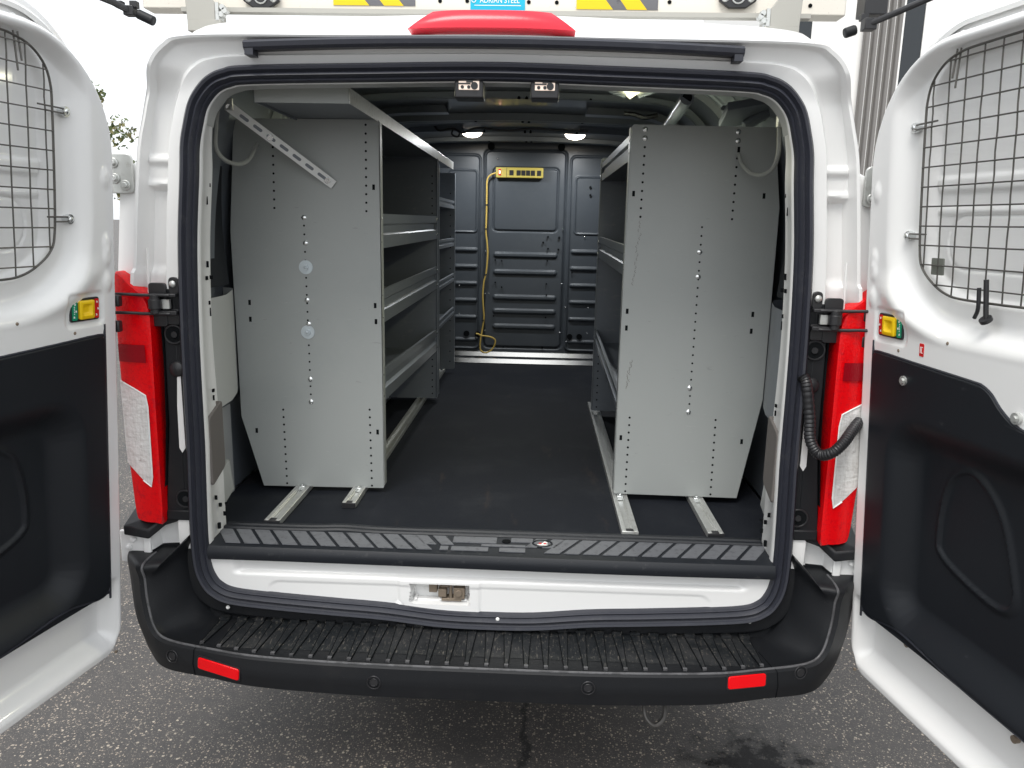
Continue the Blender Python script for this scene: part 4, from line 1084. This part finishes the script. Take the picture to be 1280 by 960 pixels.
mb = MB(); mb.obox(a+Vector((-.012, .0, .002)), (.030, 0, 0), (0, .004, 0), (0, 0, .016)); mb.obox(a+Vector((-.04, .0, .0)), (.012, 0, 0), (0, .02, 0), (0, 0, .018)); obj('corner_bracket', mb, 'galv', su, bevel=.002)
# --- far left unit
s2 = thing('shelving_unit', 'narrower grey van shelving deep on the left, between the nearer unit and bulkhead', 'shelving', (-.6, 2.2, .735))
LP2 = [(-.371, .735), (-.765, .722), (-.828, .955), (-.832, 1.54), (-.79, 1.85), (-.371, 1.852)]
for y in (1.84, 2.545):
    mb = panel(LP2, y); mb.box((-.3715, y-.001, .738), (-.369, y+.02, 1.85)); mb.cur = 1
    if y > 2: dots(mb, [(-.395, .78+.06*i) for i in range(17)], y-.001)
    obj('end_panel', mb, ['shelfdark', 'hole'], s2)
mb = MB(); mb.grid([[(x, y, z) for x, z in ((-.80, .95), (-.83, 1.2), (-.83, 1.54), (-.79, 1.84))] for y in (1.842, 2.543)]); obj('back_panel', mb, 'back', s2, recalc=False)
for z in (1.655, 1.450, 1.250, 1.057):
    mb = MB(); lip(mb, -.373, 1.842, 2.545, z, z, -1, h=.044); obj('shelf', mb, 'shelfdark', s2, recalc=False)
# --- right unit
s3 = thing('shelving_unit', 'grey steel van shelving on the right with long angled end panel', 'shelving', (.6, 1.0, .735))
RP = [(.376, .738), (.380, .732), (.770, .729), (.826, 1.054), (.826, 1.64), (.795, 1.868), (.384, 1.870), (.378, 1.864)]
mb = panel(RP, YF); mb.box((.3745, YF, .74), (.377, YF+.035, 1.862)); mb.cur = 1
dots(mb, col_pts((806, 184), (800.5, 271), 9, yy), yy); dots(mb, col_pts((787, 522), (781.5, 614), 11, yy), yy)
dots(mb, col_pts((921.5, 198), (915, 274), 8, yy), yy); dots(mb, col_pts((894.5, 525), (888, 618), 11, yy), yy)
dots(mb, col_pts((877.5, 284), (861, 515), 23, yy), yy, .0031)
for px, py in ((792, 242), (955, 245), (784, 389), (783, 410), (941, 393), (939, 414), (776, 547), (927, 552), (923.5, 187)):
    q = at(px, py, 'y', yy); mb.box((q.x-.004, yy-.0006, q.z-.008), (q.x+.004, yy+.001, q.z+.008))
ep = obj('end_panel', mb, ['shelf', 'hole'], s3)
for px, py in ((874.5, 315), (872.5, 346), (862, 485), (860.5, 515), (806.5, 162), (806.3, 173), (923, 165), (922.5, 176)):
    q = at(px, py, 'y', yy); mb = MB(); mb.dome((q.x, yy, q.z), (0, -1, 0), .0085, .005, n=14); split('bolt_head', mb, 'bolt', ep)
# pen scribble marks along the edge
mb = MB(); rs = random.Random(4)
for (x0, y0, x1, y1) in ((801, 276, 790, 358), (788, 450, 783, 485)):
    steps = 16
    for i in range(steps):
        t = i/steps; px = x0+(x1-x0)*t+rs.uniform(-2, 2); py = y0+(y1-y0)*t
        q = at(px, py, 'y', yy); a_ = rs.uniform(-.004, .004); mb.tube([(q.x, yy-.0003, q.z), (q.x+a_, yy-.0003, q.z-.004), (q.x-a_*.6, yy-.0003, q.z-.009)], .0006, 5)
split('pen_mark', mb, mat('faded marker ink', (.16, .15, .13), .8), ep)
mb = panel(RP, 1.60); mb.box((.3745, 1.585, .74), (.377, 1.602, 1.862)); mb.cur = 1; dots(mb, [(.40, .75+.034*i) for i in range(8)], 1.598); o = obj('end_panel', mb, ['shelfdark', 'hole'], s3)
mb = MB(); mb.grid([[(x, y, z) for x, z in ((.80, .95), (.826, 1.2), (.826, 1.64), (.79, 1.86))] for y in (YF+.003, 1.60)]); obj('back_panel', mb, 'back', s3, recalc=False)
for z0, z1, h in ((1.427, 1.439, .092), (.990, 1.050, .062), (1.770, 1.770, .075)):
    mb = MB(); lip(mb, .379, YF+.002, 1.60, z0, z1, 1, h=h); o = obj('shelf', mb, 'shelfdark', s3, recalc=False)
    mb = MB()
    for y in (YF+.014, 1.59):
        for dz in (.02, h-.02): mb.dome((.3775, y, (z0 if y < 1 else z1)+dz), (-1, 0, 0), .006, .004)
    split('bolt_head', mb, 'bolt', o)
# --- long top tray
tr = thing('roof_tray', 'long open steel tray lying on top of the left shelving', 'tray', (-.5, 1.2, 1.872))
mb = MB(); y0, y1 = .115, 2.47
mb.box((-.612, y0, 1.873), (-.372, y1, 1.8755)); obj('tray_base', mb, 'shelfdark', tr)
mb = MB(); mb.box((-.3735, y0, 1.866), (-.371, y1, 1.905)); obj('side_rail', mb, 'galv', tr, bevel=.0008)
mb = MB(); mb.box((-.614, y0-.003, 1.866), (-.3735, y0-.0005, 1.907)); obj('end_lip', mb, 'shelf', tr, bevel=.0008)
mb = MB(); mb.box((-.616, y0, 1.866), (-.6135, y1, 1.905)); obj('side_rail', mb, 'shelfdark', tr)
# ================================================================== FLOOR RAILS
def rail(xc, y0, y1, w, label, capm='blackmetal'):
    t = thing('floor_rail', label, 'rail', (xc, (y0+y1)/2, .7095), 'steel rails bolted lengthways on the van floor')
    z = .7095
    prof = [(-w, 0), (-w, .018), (-w*.45, .018), (-w*.45, .013), (-w*.36, .013), (-w*.36, .006), (w*.36, .006), (w*.36, .013), (w*.45, .013), (w*.45, .018), (w, .018), (w, 0)]
    mb = MB(); rows = [[(xc+a, y, z+b) for a, b in prof] for y in (y0, y1)]
    mb.grid(rows, closed_u=True); mb.poly(rows[0][:2]+[rows[0][2]]+rows[0][9:12][::1] if False else rows[0]); mb.poly(rows[1])
    obj('channel', mb, 'galv', t, bevel=.0007, bseg=1)
    mb = MB(); mb.box((xc-w-.0005, y0-.004, z), (xc+w+.0005, y0+.0005, z+.0175)); obj('end_cap', mb, capm, t, bevel=.001)
    mb = MB()
    mb.box((xc-.010, YF-.022, z+.008), (xc+.010, YF-.006, z+.022)); mb.cyl((xc, YF-.014, z+.02), (xc, YF-.014, z+.027), .006, 6)
    obj('clamp', mb, 'bolt', t, bevel=.001)
    mb = MB(); mb.box((xc-.011, y0+.006, z+.006), (xc+.011, y0+.022, z+.0165)); obj('rail_stop', mb, 'blackmetal', t, bevel=.001)
    return t
rail(-.634, .155, 2.60, .0225, 'outer floor rail on the left, reaching closest to the sill with a dark end cap')
rail(-.450, .315, 2.60, .0205, 'inner floor rail on the left, its end stopping short of the other')
rail(.396, .160, 1.80, .0235, 'inner floor rail on the right with a bright open end', 'galv')
rail(.640, .165, 1.80, .0225, 'outer floor rail on the right near the door pillar with a dark end cap')

# ================================================================== POWER STRIP
ps = thing('power_strip', 'yellow metal power strip with lit switch fixed to the bulkhead', 'power strip', (-.03, 2.985, 1.85))
PA = at(620, 209, 'y', 2.965); PB = at(679, 223, 'y', 2.965)
mb = MB(); mb.box((PA.x, 2.955, PB.z), (PB.x, 2.99, PA.z)); obj('case', mb, 'yellow', ps, bevel=.004)
Wd = PB.x-PA.x; Hh = PA.z-PB.z; zc_ = (PA.z+PB.z)/2
for u_ in (.33, .48, .58, .68, .78, .91):
    mb = MB(); mb.box((PA.x+Wd*u_-.0125, 2.9525, zc_-.017), (PA.x+Wd*u_+.0125, 2.957, zc_+.014)); s_ = obj('socket', mb, 'blackmetal', ps, bevel=.001)
mb = MB(); mb.box((PA.x+.016, 2.952, zc_-.018), (PA.x+.032, 2.957, zc_+.020)); sw = obj('switch', mb, 'indr', ps, bevel=.001)
mb = MB(); mb.box((PA.x+.020, 2.950, zc_-.007), (PA.x+.028, 2.953, zc_+.010)); obj('pilot_light', mb, mat('pilot glow', (1, .7, .5), .3, emit=(1, .6, .4, 3.)), sw)
mb = MB(); mb.box((PA.x+Wd*.225, 2.9535, PB.z+.002), (PA.x+Wd*.232, 2.956, PA.z-.002)); obj('case_joint', mb, 'blackmetal', ps)
pts = [(620, 216), (613, 219), (609, 226), (608.5, 245), (608, 270), (607.5, 290), (609, 305), (609.5, 320), (607.5, 342), (605, 352), (603.5, 368), (604, 382), (605, 396), (604, 405), (602.5, 414), (601, 422), (600, 432), (601, 438), (606, 441), (612, 439), (617, 434), (619, 428), (618, 424), (612, 421), (602, 419.5), (598, 417.5), (595, 417)]
mb = MB(); cp_ = cr([at(a_, b_, 'y', 2.965-(.01 if i > 14 else 0)) for i, (a_, b_) in enumerate(pts)], 6); mb.tube(cp_, .0052, 8); obj('power_cord', mb, 'cord', ps)
mb = MB()
for px, py in ((608.3, 256), (607.5, 286), (607.5, 343), (604, 400)):
    q = at(px, py, 'y', 2.965); mb.box((q.x-.008, q.y-.008, q.z-.003), (q.x+.008, q.y+.02, q.z+.003))
split('cable_tie', mb, 'blackmetal', ps)

# ================================================================== HANGING LOOPS
def loop(pts, label, r=.0045):
    mb = MB(); mb.tube(cr(pts, 8), r, 8); tag(obj('cable_loop', mb, 'cable'), label, 'cable', 'bare cable loops hanging beside the shelving')
loop([at(272, 138, 'y', .22), at(270, 160, 'y', .22), at(270, 185, 'y', .23), at(280, 199, 'y', .26), at(295, 205, 'y', .32), at(308, 202, 'y', .36), at(316, 191, 'y', .40), at(321, 180, 'y', .43)], 'grey cable loop hanging in the upper left corner of the opening', .006)
loop([at(923, 192, 'y', .44), at(928, 206, 'y', .42), at(940, 217, 'y', .38), at(955, 218, 'y', .33), at(967, 209, 'y', .27), at(973, 192, 'y', .23), at(974, 170, 'y', .22), at(974, 150, 'y', .22)], 'grey cable loop hanging in the upper right corner of the opening', .006)

# ================================================================== LADDER RACK
rk = thing('ladder_rack', 'cream aluminium ladder rack across the van roof with hazard stripes', 'roof rack', (0, .6, 2.15))
mb = MB()
zb_ = 2.204
mb.box((-1.12, .59, zb_), (1.01, .66, zb_+.12)); bar = obj('cross_bar', mb, 'rack', rk, bevel=.004)
mb = MB()
rows = []
for x in np.linspace(-.99, .90, 30):
    rows.append([(x, .589, 2.188), (x, .565, 2.190), (x, .565, 2.203), (x, .589, 2.203)])
mb.grid(rows, closed_u=True); obj('under_rail', mb, 'rackgrey', rk)
for k_, (x0, x1) in enumerate(((-.529, -.279), (.208, .452))):
    mbk = MB(); mby = MB(); z0, z1 = zb_+.014-(.004 if k_ else 0), zb_+.075
    mbk.box((x0, .588, z0), (x1, .5895, z1)); hz = obj('hazard_sticker', mbk, 'hazk', bar)
    st_ = (x1-x0)/2.0
    for j in (0, 1):
        a_ = x0+st_*j+(.0 if j == 0 else -.02); sl_ = -.05 if k_ == 0 else -.05
        P4 = [(a_+.0, z1), (a_+.055, z1), (a_+.055+.055, z0), (a_+(.0 if j == 0 else .05), z0)]
        mby.prism([(x_, .5872, z_) for x_, z_ in P4], (0, .001, 0))
    obj('yellow_stripe', mby, 'hazy', hz)
mb = MB(); q = at(588, 14, 'y', .587); q2 = at(656, 15, 'y', .587)
mb.box((q.x, .5875, q.z), (q2.x, .589, q.z+.075)); lb = obj('maker_label', mb, 'blue', bar)
def text(body, size, loc, right, up, parent, m, name='lettering', sxx=1.):
    c = bpy.data.curves.new('txt', 'FONT'); c.body = body; c.size = size; c.extrude = .0004; c.align_x = 'CENTER'
    to = bpy.data.objects.new('tmp', c); COL.objects.link(to); dg = bpy.context.evaluated_depsgraph_get(); dg.update()
    me = bpy.data.meshes.new_from_object(to.evaluated_get(dg)); bpy.data.objects.remove(to)
    right = Vector(right).normalized(); up = Vector(up).normalized(); nn = right.cross(up)
    mb = MB(); mb.add([Vector(loc)+right*v.co.x*sxx+up*v.co.y+nn*v.co.z for v in me.vertices], [tuple(p.vertices) for p in me.polygons])
    return obj(name, mb, m, parent, recalc=False)
text('ADRIAN STEEL', .023, ((q.x+q2.x)/2+.006, .5868, q.z+.024), (1, 0, 0), (0, 0, 1), lb, 'print', sxx=.80)
mb = MB(); mb.box((q.x+.012, .5868, q.z+.016), (q2.x-.012, .5874, q.z+.018)); mb.tube([(q.x+.010+.006*math.cos(a*math.pi/8), .5866, q.z+.031+.006*math.sin(a*math.pi/8)) for a in range(16)], .0012, 5, closed=True); obj('label_rule', mb, 'print', lb)
mb = MB()
for px, py in ((550, 1), (584, 1), (661, 2.5), (696, 3), (773, 2), (837, 2.5), (975, 1), (993, 7), (1013, 7)): 
    q = at(px, py, 'y', .588); mb.cyl(q, q+Vector((0, .004, 0)), .006, 10)
obj('bar_hole', mb, 'hole', bar)
for px in (328, 921):
    q = at(px, 6, 'y', .585)
    mb = MB(); Wp = .055; mb.prism([(q.x+a_, .572, q.z+b_) for a_, b_ in ((-Wp, .03), (-Wp, .008), (-Wp*.45, -.012), (Wp*.45, -.012), (Wp, .008), (Wp, .03), (Wp*.8, .05), (-Wp*.8, .05))], (0, .015, 0))
    pb = obj('pivot_bracket', mb, 'blackmetal', bar, bevel=.003)
    mb = MB(); mb.dome((q.x-.038, .572, q.z+.014), (0, -1, 0), .011, .006); mb.dome((q.x+.038, .572, q.z+.014), (0, -1, 0), .011, .006)
    mb.tube([(q.x+.018*math.cos(a*math.pi/8), .570, q.z+.018+.018*math.sin(a*math.pi/8)) for a in range(16)], .0025, 6, closed=True)
    split('bracket_bolt', mb, 'galv', pb)
for x0, sgn in ((-.895, 1), (.800, -1)):
    mb = MB()
    zf = 2.150
    mb.prism([(x0-.050*sgn*1, .50, zf), (x0+.035*sgn, .50, zf), (x0+.035*sgn, .50, 2.20), (x0+.0*sgn, .50, 2.25), (x0-.055*sgn, .50, 2.25)], (0, .006, 0))
    mb.box((x0-.05, .50, zf-.03), (x0+.05, .62, zf+.003))
    mb.box((x0-.04, .506, zf), (x0+.03, .60, 2.197))
    ft = obj('rack_foot', mb, 'rackgrey', rk, bevel=.002)
    mb = MB()
    for dx, dz in ((.052, .018), (.062, .028), (.056, .038)): mb.cyl((x0+dx*sgn, .50, zf+dz), (x0+dx*sgn, .525, zf+dz), .008, 8)
    mb.box((min(x0+.036*sgn, x0+.046*sgn), .50, zf), (max(x0+.036*sgn, x0+.046*sgn), .54, zf+.05))
    split('foot_bolt', mb, 'galv', ft)
# crank handles with rubber grips on both sides
def grip(pa, pb, pc, ye, pieces):
    mb = MB(); mb.tube([at(*pa, 'y', ye), at(*pb, 'y', ye)], .013, 14)
    g1 = obj('handle_grip', mb, 'plastic', rk, bevel=.004)
    mb = MB(); mb.tube(pieces[0], pieces[1], 12); 
    for p_, r_ in pieces[2]: mb.obox(p_, (r_, 0, 0), (0, r_, 0), (0, 0, r_*.9))
    obj('crank_rod', mb, 'blackmetal', rk, bevel=.002)
grip((172, 17), (193, 27), None, .30, ([at(100, -14, 'y', .2), at(140, 2, 'y', .25), at(163, 14, 'y', .30)], .009, ((at(163, 14, 'y', .30), .014), (at(168, 6, 'y', .30), .010), (at(150, 6, 'y', .28), .010))))
grip((1070, 37), (1055, 42), None, .30, ([at(1082, 32, 'y', .30), at(1120, 16, 'y', .25), at(1180, -10, 'y', .2)], .008, ((at(1086, 31, 'y', .30), .016), (at(1090, 8, 'y', .34), .030), (at(1080, 22, 'y', .32), .010))))

# ================================================================== BACKGROUND
bl = thing('metal_building', 'white building with ribbed grey siding and dark window beyond the van roof', 'building', (5.5, 11, 0))
YB = 10.
def bx(px0, px1, py=60): return at(px0, py, 'y', YB).x, at(px1, py, 'y', YB).x
x0, x1 = bx(976, 1240)
mb = MB(); mb.box((x0, YB+.1, 0), (x1+2.5, YB+6, 8)); obj('wall', mb, 'bwall', bl)
xa, xb = bx(1082, 1131, 30); 
mb = MB(); n = 5; rows = []; prof4 = []
for i in range(n):
    wv = (xb-xa)/n; s = xa+wv*i
    prof4 += [(s, .0), (s+wv*.25, .0), (s+wv*.35, -.045), (s+wv*.75, -.045), (s+wv*.85, .0)]
prof4.append((xb, 0))
mb.grid([[(x_, YB+.05+d_, z_) for x_, d_ in prof4] for z_ in (0, 7.8)]); mb.m = [1 if i % 5 == 4 else 0 for i in range(len(mb.f))]; obj('ribbed_siding', mb, ['brib', 'bwall'], bl, recalc=False)  # white strip per rib puts the light and shade contrast into the colour
xa, xb = bx(980, 999, 38); mb = MB(); prof4 = []
for i in range(5):
    wv = (xb-xa)/5; s = xa+wv*i; prof4 += [(s, 0), (s+wv*.4, 0), (s+wv*.5, -.03), (s+wv*.9, -.03)]
mb.grid([[(x_, YB+.05+d_, z_) for x_, d_ in prof4] for z_ in (0, 7.8)]); obj('ribbed_siding', mb, 'brib', bl, recalc=False)
for a_, b_ in ((999, 1016), (1131, 1156)):
    xa, xb = bx(a_, b_, 30); mb = MB(); mb.box((xa, YB+.03, 2.6), (xb, YB+.099, 7.2)); wd_ = obj('window', mb, 'bdark', bl)
    mb = MB()
    for xx in (xa-.03, xb): mb.box((xx, YB+.01, 2.6), (xx+.03, YB+.098, 7.2))
    obj('window_frame', mb, 'bwall', wd_)
# tree glimpsed past the left door
T = at(119, 128, 'y', 14.0)
trr = thing('leafy_tree', 'small leafy tree glimpsed between the left door and the van body', 'tree', (T.x-.6, 14, 0))
mb = MB(); mb.tube(cr([(T.x-.6, 14, 0), (T.x-.55, 14, 1.4), (T.x-.35, 14, 2.6), (T.x-.3, 14, T.z+.2)], 5), [.13-.005*i for i in range(16)], 10)
rt_ = random.Random(11)
for i in range(14):
    a_ = rt_.uniform(0, 6.28); z_ = rt_.uniform(1.6, T.z-.2); L = rt_.uniform(.25, .55)
    mb.tube([(T.x-.45, 14, z_), (T.x-.45+math.cos(a_)*L*.6, 14+math.sin(a_)*L*.6, z_+.3*L), (T.x-.45+math.cos(a_)*L, 14+math.sin(a_)*L, z_+.7*L)], [.03, .02, .006], 6)
obj('trunk', mb, 'bark', trr)
mb = MB()
cl_ = [(rt_.uniform(-1.1, 1.0), rt_.uniform(-.9, .9), rt_.uniform(-1.8, .35)) for _ in range(34)]
for (a_, b_, c_) in cl_:
    r_ = rt_.uniform(.15, .34); 
    for j in range(150):
        v_ = Vector((rt_.gauss(0, 1), rt_.gauss(0, 1), rt_.gauss(0, 1))).normalized()*r_*rt_.random()**.4
        p_ = Vector((T.x-.45+a_, 14+b_, T.z+c_))+v_; s_ = rt_.uniform(.03, .06)
        t1 = Vector((rt_.uniform(-1, 1), rt_.uniform(-1, 1), rt_.uniform(-1, 1))).normalized()*s_; t2 = t1.orthogonal().normalized()*s_*.6
        mb.add([p_-t1, p_+t2, p_+t1, p_-t2], [(0, 1, 2, 3)], rt_.choice((0, 0, 1)))
obj('crown', mb, ['leaf', 'leaf2'], trr, recalc=False)

# ================================================================== view
SC.view_settings.view_transform = 'Standard'; SC.view_settings.look = 'None'; SC.view_settings.gamma = 1
SC.view_settings.exposure = .66
SC.render.engine = 'CYCLES'; SC.cycles.max_bounces = 8; SC.cycles.use_denoising = True
SC.render.resolution_x = 1024; SC.render.resolution_y = 768
